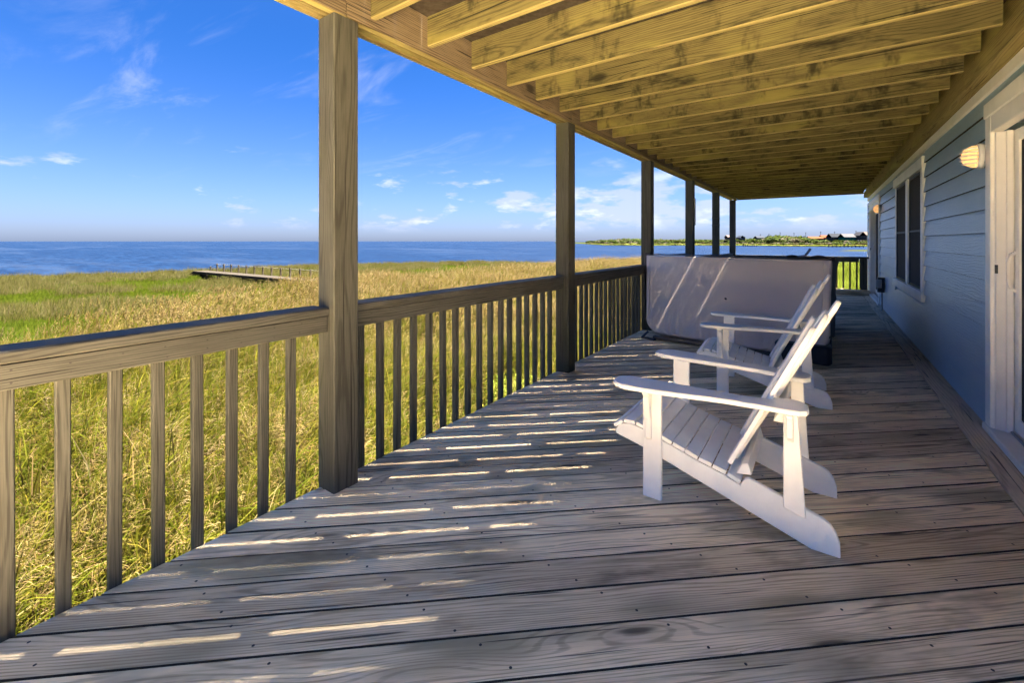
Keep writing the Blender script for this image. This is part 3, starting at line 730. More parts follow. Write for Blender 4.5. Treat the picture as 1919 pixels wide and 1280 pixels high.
# ------------------------------------------------------------------ garden chairs
def make_chair(label):
    O = Vector((-.38, 2.395, 0)); W = M['white']
    c = empty('garden_chair', O); tag(c, label, 'chair', 'white slatted garden chairs on the deck')
    cy = 2.395
    string = [(-.872, .262), (-.868, .285), (-.852, .312), (-.80, .328), (-.735, .318), (-.63, .282), (-.545, .255), (-.471, .231), (-.364, .204), (-.296, .176),
              (-.288, .196), (-.277, .212), (-.262, .217), (-.13, .177), (0, .137), (.024, .121), (.043, .094), (.055, .055), (.056, .002), (-.039, .001), (-.634, .195), (-.728, .226)]
    for s in (-1, 1):
        a, b = sorted((cy + s * .233, cy + s * .255))
        prism('side_rail', string, 'y', a, b, W, c, O, .003)
        a, b = sorted((cy + s * .256, cy + s * .279))
        prism('front_leg', [(-.721, .001), (-.632, .001), (-.632, .549), (-.721, .549)], 'y', a, b, W, c, O, .003)
        prism('rear_leg', [(-.134, .150), (-.056, .126), (-.084, .549), (-.134, .549)], 'y', a, b, W, c, O, .003)
        br = [(0, .549), (.068, .549), (.070, .533), (.060, .522), (.044, .505), (.040, .470), (.034, .43), (.018, .39), (.016, .34), (.014, .30), (.0, .282)]
        prism('arm_bracket', [(cy + s * (.280 + q), zz) for q, zz in br], 'x', -.706, -.676, W, c, O, .003)
        br2 = [(0, .549), (.044, .549), (.045, .535), (.034, .52), (.028, .49), (.026, .45), (.0, .425)]
        prism('arm_bracket', [(cy + s * (.280 + q), zz) for q, zz in br2], 'x', -.122, -.098, W, c, O, .003)
        # arm: broad rounded front, waist, narrow tail
        out_ = [(-.842, .325), (-.838, .362), (-.822, .390), (-.79, .408), (-.74, .414), (-.66, .408), (-.55, .388), (-.44, .362), (-.34, .342), (-.22, .330), (-.12, .325), (-.075, .318), (-.052, .300), (-.046, .270)]
        in_ = [(-.050, .215), (-.075, .185), (-.12, .172), (-.16, .185), (-.20, .222), (-.26, .240), (-.36, .246), (-.50, .248), (-.66, .250), (-.74, .252), (-.79, .258), (-.822, .276), (-.838, .300)]
        prism('arm', [(x_, cy + s * y_) for x_, y_ in out_ + in_], 'z', .550, .572, W, c, O, .004)
    # seat slats follow the curve of the side rails
    curve = [(-.872, .292), (-.852, .318), (-.80, .336), (-.735, .326), (-.63, .290), (-.545, .263), (-.471, .239), (-.364, .212), (-.296, .184)]
    seg = [0]
    for p, q in zip(curve[:-1], curve[1:]): seg.append(seg[-1] + math.dist(p, q))
    def at(sv):
        for k in range(len(curve) - 1):
            if sv <= seg[k + 1] or k == len(curve) - 2:
                t_ = (sv - seg[k]) / (seg[k + 1] - seg[k]); return (curve[k][0] + t_ * (curve[k + 1][0] - curve[k][0]), curve[k][1] + t_ * (curve[k + 1][1] - curve[k][1]))
    n = 10; wsl = seg[-1] / n
    for k in range(n):
        p, q = at(k * wsl + .003), at((k + 1) * wsl - .003)
        tx, tz = q[0] - p[0], q[1] - p[1]; L = math.hypot(tx, tz); nx_, nz_ = -tz / L, tx / L
        if nz_ < 0: nx_, nz_ = -nx_, -nz_
        th = .018
        poly = [(p[0], p[1]), (q[0], q[1]), (q[0] + nx_ * th, q[1] + nz_ * th), (p[0] + nx_ * th, p[1] + nz_ * th)]
        prism('seat_slat', poly, 'y', cy - .262, cy + .262, W, c, O, .002)
    # back: five slats, stepped rounded heads
    bx, bz = -.345, .245; lean = math.atan(.485)
    ux, uz = math.sin(lean), math.cos(lean)
    for k in range(5):
        off = (k - 2) * .0905; hw = .0425
        top = [.735, .795, .845, .795, .735][k]
        fwd = [.010, -.004, -.010, -.004, .010][k]
        lean = math.atan([.485, .497, .512, .497, .485][k]); ux, uz = math.sin(lean), math.cos(lean)
        poly = [(-hw, 0), (hw, 0), (hw, top - .045)]
        for i in range(1, 9):
            a = rad(i * 180 / 9); poly.append((hw * math.cos(a), top - .045 + (.045 if k == 2 else .040) * math.sin(a)))
        poly.append((-hw, top - .045))
        if k != 2:                                # heads slope down to the outside
            s = 1 if k > 2 else -1
            poly = [(x_, z_ - (.018 * (1 + s * x_ / hw) if z_ > top - .1 else 0)) for x_, z_ in poly]
        bm = bmesh.new()
        fr_ = [bm.verts.new((0, x_ + off, z_)) for x_, z_ in poly]; bk = [bm.verts.new((.020, x_ + off, z_)) for x_, z_ in poly]
        bm.faces.new(fr_); bm.faces.new(list(reversed(bk)))
        for i in range(len(poly)): bm.faces.new((fr_[i], bk[i], bk[(i + 1) % len(poly)], fr_[(i + 1) % len(poly)]))
        bmesh.ops.recalc_face_normals(bm, faces=bm.faces)
        ed = [e for e in bm.edges if e.calc_face_angle(0) > rad(50)]
        bmesh.ops.bevel(bm, geom=ed, offset=.003, segments=1, affect='EDGES')
        me = bpy.data.meshes.new('back_slat'); bm.to_mesh(me); bm.free(); me.materials.append(W)
        Mx = Matrix(((uz, 0, ux, bx - fwd * uz), (0, 1, 0, cy), (-ux, 0, uz, bz + fwd * ux), (0, 0, 0, 1)))
        add('back_slat', me, Mx, c)
    prism('back_rail', [(-.172, .490), (-.132, .490), (-.132, .548), (-.142, .548)], 'y', cy - .255, cy + .255, W, c, O, .002)
    prism('back_rail', [(-.315, .214), (-.255, .224), (-.268, .272), (-.292, .262)], 'y', cy - .232, cy + .232, W, c, O, .002)
    return c
ch1 = make_chair('white slatted garden chair nearest the camera')
ch2 = ch1.copy(); C.link(ch2); ch2['label'] = 'farther white slatted garden chair, just in front of the hot tub cover'
for k in list(ch1.children):
    q = k.copy(); C.link(q); q.parent = ch2
ch2.location = (-.395, 4.215, 0); ch2.rotation_euler = (0, 0, rad(4.0))

# ------------------------------------------------------------------ land and water
GZ = -3.20; WZL = -3.50
def interp(x, tab): return float(np.interp(x, [a for a, _ in tab], [b for _, b in tab]))
SHORE = [(-2600, 33), (-900, 40), (0, 52), (300, 57), (450, 64), (650, 78), (900, 84), (1050, 80), (1200, 72), (1350, 74), (1580, 80), (1800, 92), (2600, 100)]
REED = [(-2600, 8.0), (-900, 9.0), (0, 11.0), (130, 13), (250, 16.0), (350, 19), (480, 23), (535, 29), (600, 33), (760, 33), (850, 36), (950, 43), (1060, 54), (1180, 66), (1240, 60), (1400, 34), (1700, 16), (2600, 15)]
def bearing(x_, y_):
    fx = FWD[0] * x_ + FWD[1] * y_; rx = RGT[0] * x_ + RGT[1] * y_
    return fx, rx
def shore_r(x_, y_):
    """distance of the shore, as depth, at this bearing; >0 land"""
    fx, rx = bearing(x_, y_)
    if fx < .3 * abs(rx) * .6: return 40.0
    return interp(CXP + rx / fx * FPX, SHORE) - fx
def ground_h(x_, y_):
    d_ = shore_r(x_, y_)
    base_ = GZ + .12 * mnoise.noise(Vector((x_ * .06, y_ * .06, 3))) + .06 * mnoise.noise(Vector((x_ * .3, y_ * .3, 7)))
    if d_ > 14: return base_
    hump = .25 * math.exp(-((d_ - 4) / 4) ** 2)
    t_ = max(-1, min(1, (d_ - .5) / 2.5))
    return (base_ + hump) * (t_ + 1) / 2 + (WZL - 1.2) * (1 - (t_ + 1) / 2)
v, f = [], []
rads_ = [0, 2, 4, 6, 8, 10, 13, 16, 20] + list(np.arange(22, 130, 2.0)) + [140, 160, 200, 300, 600, 1500, 4000, 12000]
NA = 220
for r in rads_:
    for i in range(NA):
        a = i * 2 * math.pi / NA; x_, y_ = r * math.cos(a), r * math.sin(a)
        v.append((x_, y_, ground_h(x_, y_) if r < 300 else -9))
for k in range(len(rads_) - 1):
    for i in range(NA):
        f.append((k * NA + i, (k + 1) * NA + i, (k + 1) * NA + (i + 1) % NA, k * NA + (i + 1) % NA))
gm = mesh('ground', v, f, M['ground'], True); tag(add('ground', gm), 'marshy ground below the deck reaching to the shore', kind='structure')
wv, wf = [(0, 0, WZL)], []
wr = [40, 120, 400, 1500, 6000, 24000]
for r in wr:
    for i in range(96): a = i * 2 * math.pi / 96; wv.append((r * math.cos(a), r * math.sin(a), WZL))
for i in range(96): wf.append((0, 1 + i, 1 + (i + 1) % 96))
for k in range(len(wr) - 1):
    for i in range(96): wf.append((1 + k * 96 + i, 1 + (k + 1) * 96 + i, 1 + (k + 1) * 96 + (i + 1) % 96, 1 + k * 96 + (i + 1) % 96))
tag(add('water', mesh('water', wv, wf, M['water'])), 'deep blue open water of the sound reaching the horizon', kind='structure')

# ------------------------------------------------------------------ plants
def tinted(name, v, f, cols, mat):
    me = bpy.data.meshes.new(name); me.from_pydata([tuple(map(float, p)) for p in v], [], f)
    at = me.attributes.new('tint', 'FLOAT_COLOR', 'FACE')
    at.data.foreach_set('color', np.c_[np.array(cols, dtype=np.float32), np.ones(len(cols), np.float32)].ravel())
    me.materials.append(mat); return me
def blade(v, f, cols, p, dirv, L, wd, droop, col, seg=3, taper=True, twist=None):
    """an arching strip leaf"""
    p = Vector(p); d_ = Vector(dirv).normalized()
    side = d_.cross(Vector((0, 0, 1)))
    if side.length < .05: side = Vector((1, 0, 0))
    side.normalize()
    if twist: side = (side * math.cos(twist) + Vector((0, 0, 1)) * math.sin(twist)).normalized()
    b = len(v); step = L / seg
    for i in range(seg + 1):
        t_ = i / seg; ww = wd * ((1 - t_) ** .8 * .95 + .05 if taper else 1) * (.55 + .45 * min(1, t_ * 4))
        v.append(tuple(p - side * ww / 2)); v.append(tuple(p + side * ww / 2))
        d_ = (d_ + Vector((0, 0, -droop / seg))).normalized(); p = p + d_ * step
    for i in range(seg):
        f.append((b + 2 * i, b + 2 * i + 1, b + 2 * i + 3, b + 2 * i + 2)); cols.append(col)
def vary(c, s=.15):
    k = 1 + random.uniform(-s, s); return (c[0] * k * (1 + random.uniform(-s, s) * .5), c[1] * k, c[2] * k * (1 + random.uniform(-s, s)))
LEAFS = [(0.0292, 0.0319, 0.0031), (0.039, 0.039, 0.0039), (0.0211, 0.0261, 0.0028), (0.0503, 0.0406, 0.0058)]
DEADS = [(0.0621, 0.0469, 0.0175), (0.0515, 0.0363, 0.0129), (0.0715, 0.0562, 0.0239)]
PLUME = [(0.073, 0.0516, 0.0201), (0.0871, 0.0649, 0.0282), (0.062, 0.0413, 0.0163)]
WIND = Vector((.80, .35, 0)).normalized()
def reed_clump(n, plume_p, dead_p, hmin=1.5, hmax=2.15, leaf_k=12, wide=1.0, rad_=.28, seg=3):
    v, f, cols = [], [], []
    for _ in range(n):
        a = random.uniform(0, 6.28); r = rad_ * math.sqrt(random.random())
        p = Vector((r * math.cos(a), r * math.sin(a), 0)); h = random.uniform(hmin, hmax)
        lean = WIND * random.uniform(.04, .22) + Vector((random.uniform(-.1, .1), random.uniform(-.1, .1), 0))
        top = p + Vector((0, 0, h)) + lean * h
        mid = p + Vector((0, 0, h * .55)) + lean * h * .35
        dead = random.random() < dead_p
        sc_ = vary(random.choice(DEADS) if dead or random.random() < .4 else random.choice(LEAFS))
        b = len(v); side = Vector((math.cos(a + 1), math.sin(a + 1), 0)) * .004 * wide
        for q, k in ((p, 1), (mid, .8), (top, .4)): v += [tuple(q - side * k), tuple(q + side * k)]
        f += [(b, b + 1, b + 3, b + 2), (b + 2, b + 3, b + 5, b + 4)]; cols += [sc_, sc_]
        for k in range(leaf_k):
            t_ = .28 + .70 * (k + random.random() * .6) / leaf_k
            q = p.lerp(mid, min(1, t_ / .55)) if t_ < .55 else mid.lerp(top, (t_ - .55) / .45)
            az = random.uniform(0, 6.28)
            dv = Vector((math.cos(az), math.sin(az), 0)) * .55 + WIND * random.uniform(.25, 1.0) + Vector((0, 0, random.uniform(.55, 1.5)))
            lc = vary(random.choice(DEADS) if (dead or t_ < .42 and random.random() < .55 or random.random() < dead_p * .5) else random.choice(LEAFS))
            blade(v, f, cols, q, dv, random.uniform(.30, .64), random.uniform(.009, .019) * wide, random.uniform(.25, 1.0), lc, seg, twist=random.uniform(-.8, .8))
        if random.random() < plume_p:
            pc = vary(random.choice(PLUME), .12)
            npl = 20 if wide < 1.2 else 11
            for k in range(npl):
                t_ = k / npl; q = top + WIND * .07 * t_ * t_ + lean * .1 * t_ + Vector((0, 0, .24 * t_))
                dv = WIND * random.uniform(.1, .7) + Vector((random.uniform(-.35, .35), random.uniform(-.35, .35), random.uniform(.5, 1.3)))
                blade(v, f, cols, q, dv, random.uniform(.06, .15) * (1.15 - .6 * t_), (.007 if wide < 1.2 else .019 * wide), 1.0, vary(pc, .12), 2, True)
    return v, f, cols
def grass_tuft(n, h0, h1, pal, wd, rad_=.25, lean=.35):
    v, f, cols = [], [], []
    for _ in range(n):
        a = random.uniform(0, 6.28); r = rad_ * math.sqrt(random.random())
        dv = WIND * random.uniform(0, lean * 1.6) + Vector((random.uniform(-1, 1) * lean, random.uniform(-1, 1) * lean, 1))
        blade(v, f, cols, (r * math.cos(a), r * math.sin(a), 0), dv, random.uniform(h0, h1), wd * random.uniform(.7, 1.3), random.uniform(.3, 1.2), vary(random.choice(pal)), 3)
    return v, f, cols
def leafy(n, h, wd, pal):
    """branching weed: many small leaves on upright stems"""
    v, f, cols = [], [], []
    for _ in range(n):
        a = random.uniform(0, 6.28); r = wd * math.sqrt(random.random())
        p = Vector((r * math.cos(a), r * math.sin(a), 0)); hh = h * random.uniform(.6, 1.0)
        lean = Vector((random.uniform(-.2, .2), random.uniform(-.2, .2), 0)) + WIND * .1
        for k in range(16):
            t_ = .2 + .8 * k / 16; q = p + Vector((0, 0, hh * t_)) + lean * hh * t_
            az = k * 2.4 + random.random()
            blade(v, f, cols, q, (math.cos(az), math.sin(az), .5), random.uniform(.06, .13), random.uniform(.014, .026), .9, vary(random.choice(pal)), 2)
    return v, f, cols
def scatter(name, sources, pts, rots, scl, idx, label):
    """one mass of plants: sources instanced on points"""
    col_ = bpy.data.collections.new(name + '_plants')
    for k, me in enumerate(sources):
        o = bpy.data.objects.new('%s_plant_%02d' % (name, k), me); col_.objects.link(o)
    me = bpy.data.meshes.new(name); n = len(pts)
    me.vertices.add(n); me.vertices.foreach_set('co', np.asarray(pts, np.float32).ravel())
    a = me.attributes.new('rot', 'FLOAT_VECTOR', 'POINT'); a.data.foreach_set('vector', np.asarray(rots, np.float32).ravel())
    a = me.attributes.new('scl', 'FLOAT_VECTOR', 'POINT'); a.data.foreach_set('vector', np.asarray(scl, np.float32).ravel())
    a = me.attributes.new('pick', 'INT', 'POINT'); a.data.foreach_set('value', np.asarray(idx, np.int32))
    o = add(name, me); tag(o, label, kind='stuff')
    ng = bpy.data.node_groups.new(name + '_scatter', 'GeometryNodeTree')
    ng.interface.new_socket('Geometry', in_out='INPUT', socket_type='NodeSocketGeometry')
    ng.interface.new_socket('Geometry', in_out='OUTPUT', socket_type='NodeSocketGeometry')
    N = ng.nodes; gi = N.new('NodeGroupInput'); go = N.new('NodeGroupOutput')
    ip = N.new('GeometryNodeInstanceOnPoints'); ci = N.new('GeometryNodeCollectionInfo')
    ci.inputs['Collection'].default_value = col_; ci.inputs['Separate Children'].default_value = True; ci.inputs['Reset Children'].default_value = True
    def attr(nm, dt):
        q = N.new('GeometryNodeInputNamedAttribute'); q.data_type = dt; q.inputs['Name'].default_value = nm; return q.outputs[0]
    L_ = ng.links
    L_.new(gi.outputs[0], ip.inputs['Points']); L_.new(ci.outputs[0], ip.inputs['Instance'])
    ip.inputs['Pick Instance'].default_value = True
    L_.new(attr('pick', 'INT'), ip.inputs['Instance Index'])
    e2r = N.new('FunctionNodeEulerToRotation'); L_.new(attr('rot', 'FLOAT_VECTOR'), e2r.inputs[0]); L_.new(e2r.outputs[0], ip.inputs['Rotation'])
    L_.new(attr('scl', 'FLOAT_VECTOR'), ip.inputs['Scale']); L_.new(ip.outputs[0], go.inputs[0])
    md = o.modifiers.new('scatter', 'NODES'); md.node_group = ng
    return o
# source plants
near_reeds = [tinted('reed', *reed_clump(64, .20, .06, rad_=.75), M['plant']) for _ in range(4)] + [tinted('reed', *reed_clump(64, .50, .14, rad_=.75), M['plant']) for _ in range(4)]
far_reeds = [tinted('reed', *reed_clump(90, .95, .18, 1.5, 2.1, 8, 1.3, 1.1, 2), M['plant']) for _ in range(5)]
GREENS = [(0.026, 0.0366, 0.0036), (0.0326, 0.0414, 0.0041), (0.0207, 0.0307, 0.0029)]
TANS = [(0.0985, 0.077, 0.0418), (0.117, 0.0919, 0.0538), (0.0818, 0.0622, 0.0325), (0.0742, 0.065, 0.0241)]
OLIVE = [(0.0302, 0.0302, 0.0072), (0.0402, 0.0357, 0.0112), (0.0235, 0.0251, 0.0061), (0.0536, 0.0447, 0.0196)]
greens = [tinted('grass', *grass_tuft(360, .15, .34, GREENS, .024, 1.15), M['plant']) for _ in range(4)]
tans = [tinted('grass', *grass_tuft(300, .45, .95, TANS, .012, .85, .45), M['plant']) for _ in range(4)]
olives = [tinted('grass', *grass_tuft(330, .40, .85, OLIVE, .024, 1.15), M['plant']) for _ in range(4)]
tallgreen = [tinted('grass', *grass_tuft(60, .8, 1.5, GREENS, .016, .34, .3), M['plant']) for _ in range(3)]
weeds = [tinted('weed', *leafy(22, 1.3, .40, [(.062, .087, .011), (.08, .10, .013), (.105, .10, .017)]), M['plant']) for _ in range(3)]

def under_house(x_, y_): return x_ > -2.45 and y_ > -3 and y_ < 13.9
def fan(density, px0, px1, d0, d1, cond):
    """random spots between two bearings and distances"""
    a0, a1 = math.atan((px0 - CXP) / FPX), math.atan((px1 - CXP) / FPX)
    out = []
    r0, r1 = d0, d1 * 1.7
    n = int(density * .5 * (a1 - a0) * (r1 * r1 - r0 * r0))
    for _ in range(n):
        a = random.uniform(a0, a1); r = math.sqrt(random.uniform(r0 * r0, r1 * r1))
        fx, rx = r * math.cos(a), r * math.sin(a)
        if fx > d1: continue
        x_, y_ = FWD * fx + RGT * rx
        px = CXP + rx / fx * FPX
        if under_house(x_, y_): continue
        if cond(x_, y_, fx, px): out.append((x_, y_, ground_h(x_, y_)))
    return out
def reed_edge(x_, y_, px): return interp(px, REED) + 1.6 * mnoise.noise(Vector((x_ * .25, y_ * .25, 0))) + 1.0 * mnoise.noise(Vector((x_ * .9, y_ * .9, 9)))
def dress(pts, nsrc, s0, s1, tilt=.08):
    n = len(pts); r = rng.normal(0, tilt, (n, 3)); r[:, 2] = rng.uniform(-.6, .6, n)
    s = rng.uniform(s0, s1, (n, 1)) * np.ones((1, 3)); return r, s, rng.integers(0, nsrc, n)
# a patch of lower, greener growth close to the deck
def low_patch(x_, y_):
    return mnoise.noise(Vector((x_ * .45 + 3.1, y_ * .45, 5))) > .33 and x_ > -7.5
pts = fan(2.3, -900, 1250, 1.6, 13, lambda x_, y_, fx, px: fx < reed_edge(x_, y_, px) and not low_patch(x_, y_))
r, s, i = dress(pts, 8, .82, 1.08)
i = np.array([k if (mnoise.noise(Vector((p[0] * .3, p[1] * .3, 2))) < .1 or random.random() < .3) and k < 4 else (k % 4 + (4 if mnoise.noise(Vector((p[0] * .3, p[1] * .3, 2))) > .0 else 0)) for k, p in zip(i, pts)])
scatter('near_reeds', near_reeds, pts, r, s, i, 'tall green and tan reeds bending in the wind beside the deck')
pts = fan(.75, -400, 1300, 13, 72, lambda x_, y_, fx, px: fx < reed_edge(x_, y_, px) and (fx < 30 or random.random() < .75))
r, s, i = dress(pts, 5, .85, 1.1)
scatter('far_reeds', far_reeds, pts, r, s, i, 'tan plumed reed bed stretching towards the shore')
pts = fan(7, -900, 1250, 1.6, 13, lambda x_, y_, fx, px: low_patch(x_, y_))
r, s, i = dress(pts, 6, .9, 1.3)
scatter('green_weeds', tallgreen + weeds, pts, r, s, i, 'bright green weeds in gaps between the near reeds')
def creek(x_, y_, fx, px): return abs(fx - interp(px, [(-400, 25), (0, 27.5), (200, 28.0), (330, 33)])) < .35 and px < 330
def zone_green(x_, y_, fx, px):
    e = reed_edge(x_, y_, px); sh = interp(px, SHORE)
    if fx < e + .5 or fx > sh - 6 or creek(x_, y_, fx, px): return False
    return mnoise.noise(Vector((x_ * .10, y_ * .10, 31))) > -.32 or fx < (e + sh) * .45
pts = fan(1.15, -500, 1250, 10, 80, zone_green)
r, s, i = dress(pts, 4, .8, 1.25)
scatter('marsh_grass', greens, pts, r, s, i, 'short bright green marsh grass between reeds and shore')
def zone_tan(x_, y_, fx, px):
    e = reed_edge(x_, y_, px)
    return e - 1.2 < fx < e + 2.0 + 1.5 * mnoise.noise(Vector((x_ * .4, y_ * .4, 12)))
pts = fan(2.6, -500, 1000, 7, 42, zone_tan)
r, s, i = dress(pts, 4, .9, 1.3)
scatter('tan_grass', tans, pts, r, s, i, 'wispy tan grass along the edge of the reeds')
def zone_shore(x_, y_, fx, px):
    sh = interp(px, SHORE); e = reed_edge(x_, y_, px)
    if not e < fx < sh - .6: return False
    return fx > sh - 8 or mnoise.noise(Vector((x_ * .12, y_ * .12, 31))) < .04
pts = fan(.65, -500, 1250, 20, 92, zone_shore)
r, s, i = dress(pts, 4, .8, 1.25)
scatter('shore_grass', olives, pts, r, s, i, 'olive and tan grass along the water edge')
pts = fan(3.0, 1380, 1750, 14.5, 92, lambda x_, y_, fx, px: y_ > 14.2 and fx < interp(px, SHORE) - .6)
r, s, i = dress(pts, 10, .7, 1.15)
i = np.where(np.hypot(np.array(pts)[:, 0], np.array(pts)[:, 1]) < 34, rng.integers(0, 3, len(pts)), i)
scatter('end_marsh', weeds + tallgreen + greens, pts, r, s, i, 'yellow-green marsh plants beyond the far end of the deck')

# ------------------------------------------------------------------ boardwalk to the water
bw = None
A = place(362, 51.5); B = place(509, 42.0); dirv = (B - A) / np.linalg.norm(B - A); nrm = np.array([-dirv[1], dirv[0]])
if np.dot(nrm, A) < 0: nrm = -nrm                     # nrm points to the water side
LW = 34.0; WB = 1.55; TOP = EYE - 3.56
def bp(s, o, z_): q = A + dirv * s + nrm * o; return (q[0], q[1], z_)
bw = empty('boardwalk', bp(0, 0, GZ)); tag(bw, 'grey boardwalk on dark piles with a rope rail, leading to the water', 'boardwalk')
for k in range(110):
    s = k * LW / 110
    bar('plank', bp(s + .155, 0, TOP), bp(s + .155, WB, TOP), .29, .05, M['walk'], bw)
for o in (.04, WB - .04): bar('stringer', bp(0, o, TOP - .14), bp(LW, o, TOP - .14), .06, .22, M['pile'], bw)
for k in range(6):
    bar('ramp_plank', bp(-.15 - k * .29, 0, TOP - .04 - k * .11), bp(-.15 - k * .29, WB, TOP - .04 - k * .11), .29, .05, M['walk'], bw)
for o in (.04, WB - .04): bar('ramp_stringer', bp(0, o, TOP - .10), bp(-1.85, o, TOP - .82), .06, .2, M['pile'], bw)
for k in range(12):
    s = .5 + k * 2.75
    for o in (.12, WB - .12): bar('pile', bp(s, o, GZ - .5), bp(s, o, TOP - .03), .20, .20, M['pile'], bw, (0, 1, 0), .03)
    if k % 2: continue
    bar('brace', bp(s + .05, .12, GZ + .05), bp(s + 2.7, .12, TOP - .25), .05, .12, M['pile'], bw)
    bar('brace', bp(s + 2.7, .14, GZ + .05), bp(s + .05, .14, TOP - .25), .05, .12, M['pile'], bw)
for k in range(15):
    s = .6 + k * 1.72
    hgt = .92 if k else .55
    bar('rail_post', bp(s, WB + .02, TOP - .2), bp(s, WB + .02, TOP + hgt), .13, .13, M['pile'], bw, (0, 1, 0), .01)
    if k: 
        z0_ = TOP + (.82 if k > 1 else .5)
        bar('rope', bp(s - 1.72, WB + .02, z0_), bp(s, WB + .02, TOP + .82), .035, .035, M['rope'], bw)

# ------------------------------------------------------------------ far shore
def far_pt(px, depth): return place(px, depth)
FS = [(1040, 1150), (1085, 900), (1110, 640), (1135, 510), (1200, 480), (1300, 500), (1400, 470), (1480, 400), (1560, 390), (1700, 380), (2100, 330)]
v, f = [], []
pxs = list(range(1040, 2101, 10))
for px in pxs:
    d0 = interp(px, FS) * (1 + .02 * mnoise.noise(Vector((px * .07, 0, 0))))
    for k, (dd, zz) in enumerate(((0, WZL - .3), (3, WZL + .25), (25, WZL + .5), (90, WZL + .9), (180, WZL + 1.5), (420, WZL + 2.0), (900, WZL + 1))):
        q = far_pt(px, d0 + dd); v.append((q[0], q[1], zz))
for i_ in range(len(pxs) - 1):
    for k in range(6): a = i_ * 7 + k; f.append((a, a + 7, a + 8, a + 1))
tag(add('far_shore', mesh('far_shore', v, f, M['ground'], True)), 'low green shore across the water', kind='structure')
# near spit of sand and grass at right
sp_ = []
for k in range(24):
    a = k * 2 * math.pi / 24; q = place(1660, 215) + RGT * (24 * math.cos(a)) + FWD * (10 * math.sin(a)); sp_.append((q[0], q[1], WZL - .1))
cpt = place(1660, 215); vv_ = sp_ + [(cpt[0] + (p[0] - cpt[0]) * .7, cpt[1] + (p[1] - cpt[1]) * .7, WZL + .4) for p in sp_]
ff_ = [(k, (k + 1) % 24, 24 + (k + 1) % 24, 24 + k) for k in range(24)] + [tuple(range(24, 48))]
tag(add('spit', mesh('spit', vv_, ff_, M['ground'])), 'low grassy spit in the water at right', kind='structure')

def bush_mesh(seed, pal, flat=.7):
    """crown of many small leaf faces round lumpy cores"""
    R = random.Random(seed); v, f, cols = [], [], []
    lumps = [(R.uniform(-.6, .6), R.uniform(-.6, .6), R.uniform(.35, .85) * flat, R.uniform(.30, .55)) for _ in range(9)]
    for lx, ly, lz, lr in lumps:
        c0 = R.choice(pal)
        for _ in range(95):
            u = R.uniform(-1, 1); a = R.uniform(0, 6.283); q = math.sqrt(1 - u * u); rr = lr * R.uniform(.75, 1.05)
            n_ = Vector((q * math.cos(a), q * math.sin(a), u * .8)); p = Vector((lx, ly, lz)) + n_ * rr
            t1 = n_.orthogonal().normalized(); t2 = n_.cross(t1); sz = R.uniform(.05, .13)
            j_ = Vector((R.uniform(-1, 1), R.uniform(-1, 1), R.uniform(-1, 1))) * .5
            t1 = (t1 + j_ * .6).normalized(); t2 = (t2 - j_ * .5).normalized()
            b = len(v); v += [tuple(p - t1 * sz), tuple(p + t2 * sz), tuple(p + t1 * sz), tuple(p - t2 * sz)]
            f.append((b, b + 1, b + 2, b + 3)); k_ = R.uniform(.7, 1.2); cols.append((c0[0] * k_, c0[1] * k_, c0[2] * k_))
    return v, f, cols
TG = [(0.0124, 0.0179, 0.0051), (0.0179, 0.0235, 0.0055), (0.0097, 0.0143, 0.0046)]
TB = [(0.0286, 0.0247, 0.0156), (0.0221, 0.0195, 0.0121), (0.0363, 0.0312, 0.0221)]
trees_g = [tinted('shrub', *bush_mesh(k, TG), M['tree']) for k in range(5)]
trees_b = [tinted('shrub', *bush_mesh(k + 20, TB + TG[:1]), M['tree']) for k in range(3)]
trees_y = [tinted('shrub', *bush_mesh(k + 40, [(.042, .049, .008), (.055, .05, .013), (.039, .043, .008)], .35), M['tree']) for k in range(3)]
pts, sc3, idx = [], [], []
for k in range(3000):
    px = random.uniform(1100, 1760); d0 = interp(px, FS)
    u = random.random()
    if u < .38:                                     # yellow-green marsh fringe
        dd = random.uniform(2, 26); q = far_pt(px, d0 + dd); hs = random.uniform(1.5, 3.0); pts.append((q[0], q[1], WZL + .3)); sc3.append((hs * 1.8, hs * 1.8, hs * .55)); idx.append(8 + random.randrange(3))
    elif u < .62:                                   # brush
        dd = random.uniform(26, 110); q = far_pt(px, d0 + dd); hs = random.uniform(1.6, 3.0); pts.append((q[0], q[1], WZL + .7)); sc3.append((hs * 1.4, hs * 1.4, hs)); idx.append(5 + random.randrange(3) if random.random() < .6 else random.randrange(11))
    else:
        dd = random.uniform(70, 260); q = far_pt(px, d0 + dd)
        hill = 1.0 + .8 * math.exp(-((px - 1465) / 45) ** 2) - .35 * math.exp(-((px - 1640) / 60) ** 2) - .3 * math.exp(-((px - 1105) / 18) ** 2)
        hs = random.uniform(3.4, 5.4) * hill * (.8 + .4 * mnoise.noise(Vector((px * .05, dd * .02, 0)))) * (1 + dd / 700)
        pts.append((q[0], q[1], WZL + 1.0 + dd * .006)); sc3.append((hs * 1.2, hs * 1.2, hs * 1.1)); idx.append(random.randrange(5) if random.random() < .85 else 5 + random.randrange(3))
rt = np.zeros((len(pts), 3)); rt[:, 2] = rng.uniform(0, 6.28, len(pts))
scatter('far_woods', trees_g + trees_b + trees_y, pts, rt, sc3, idx, 'dark green scrub and low trees on the far shore')

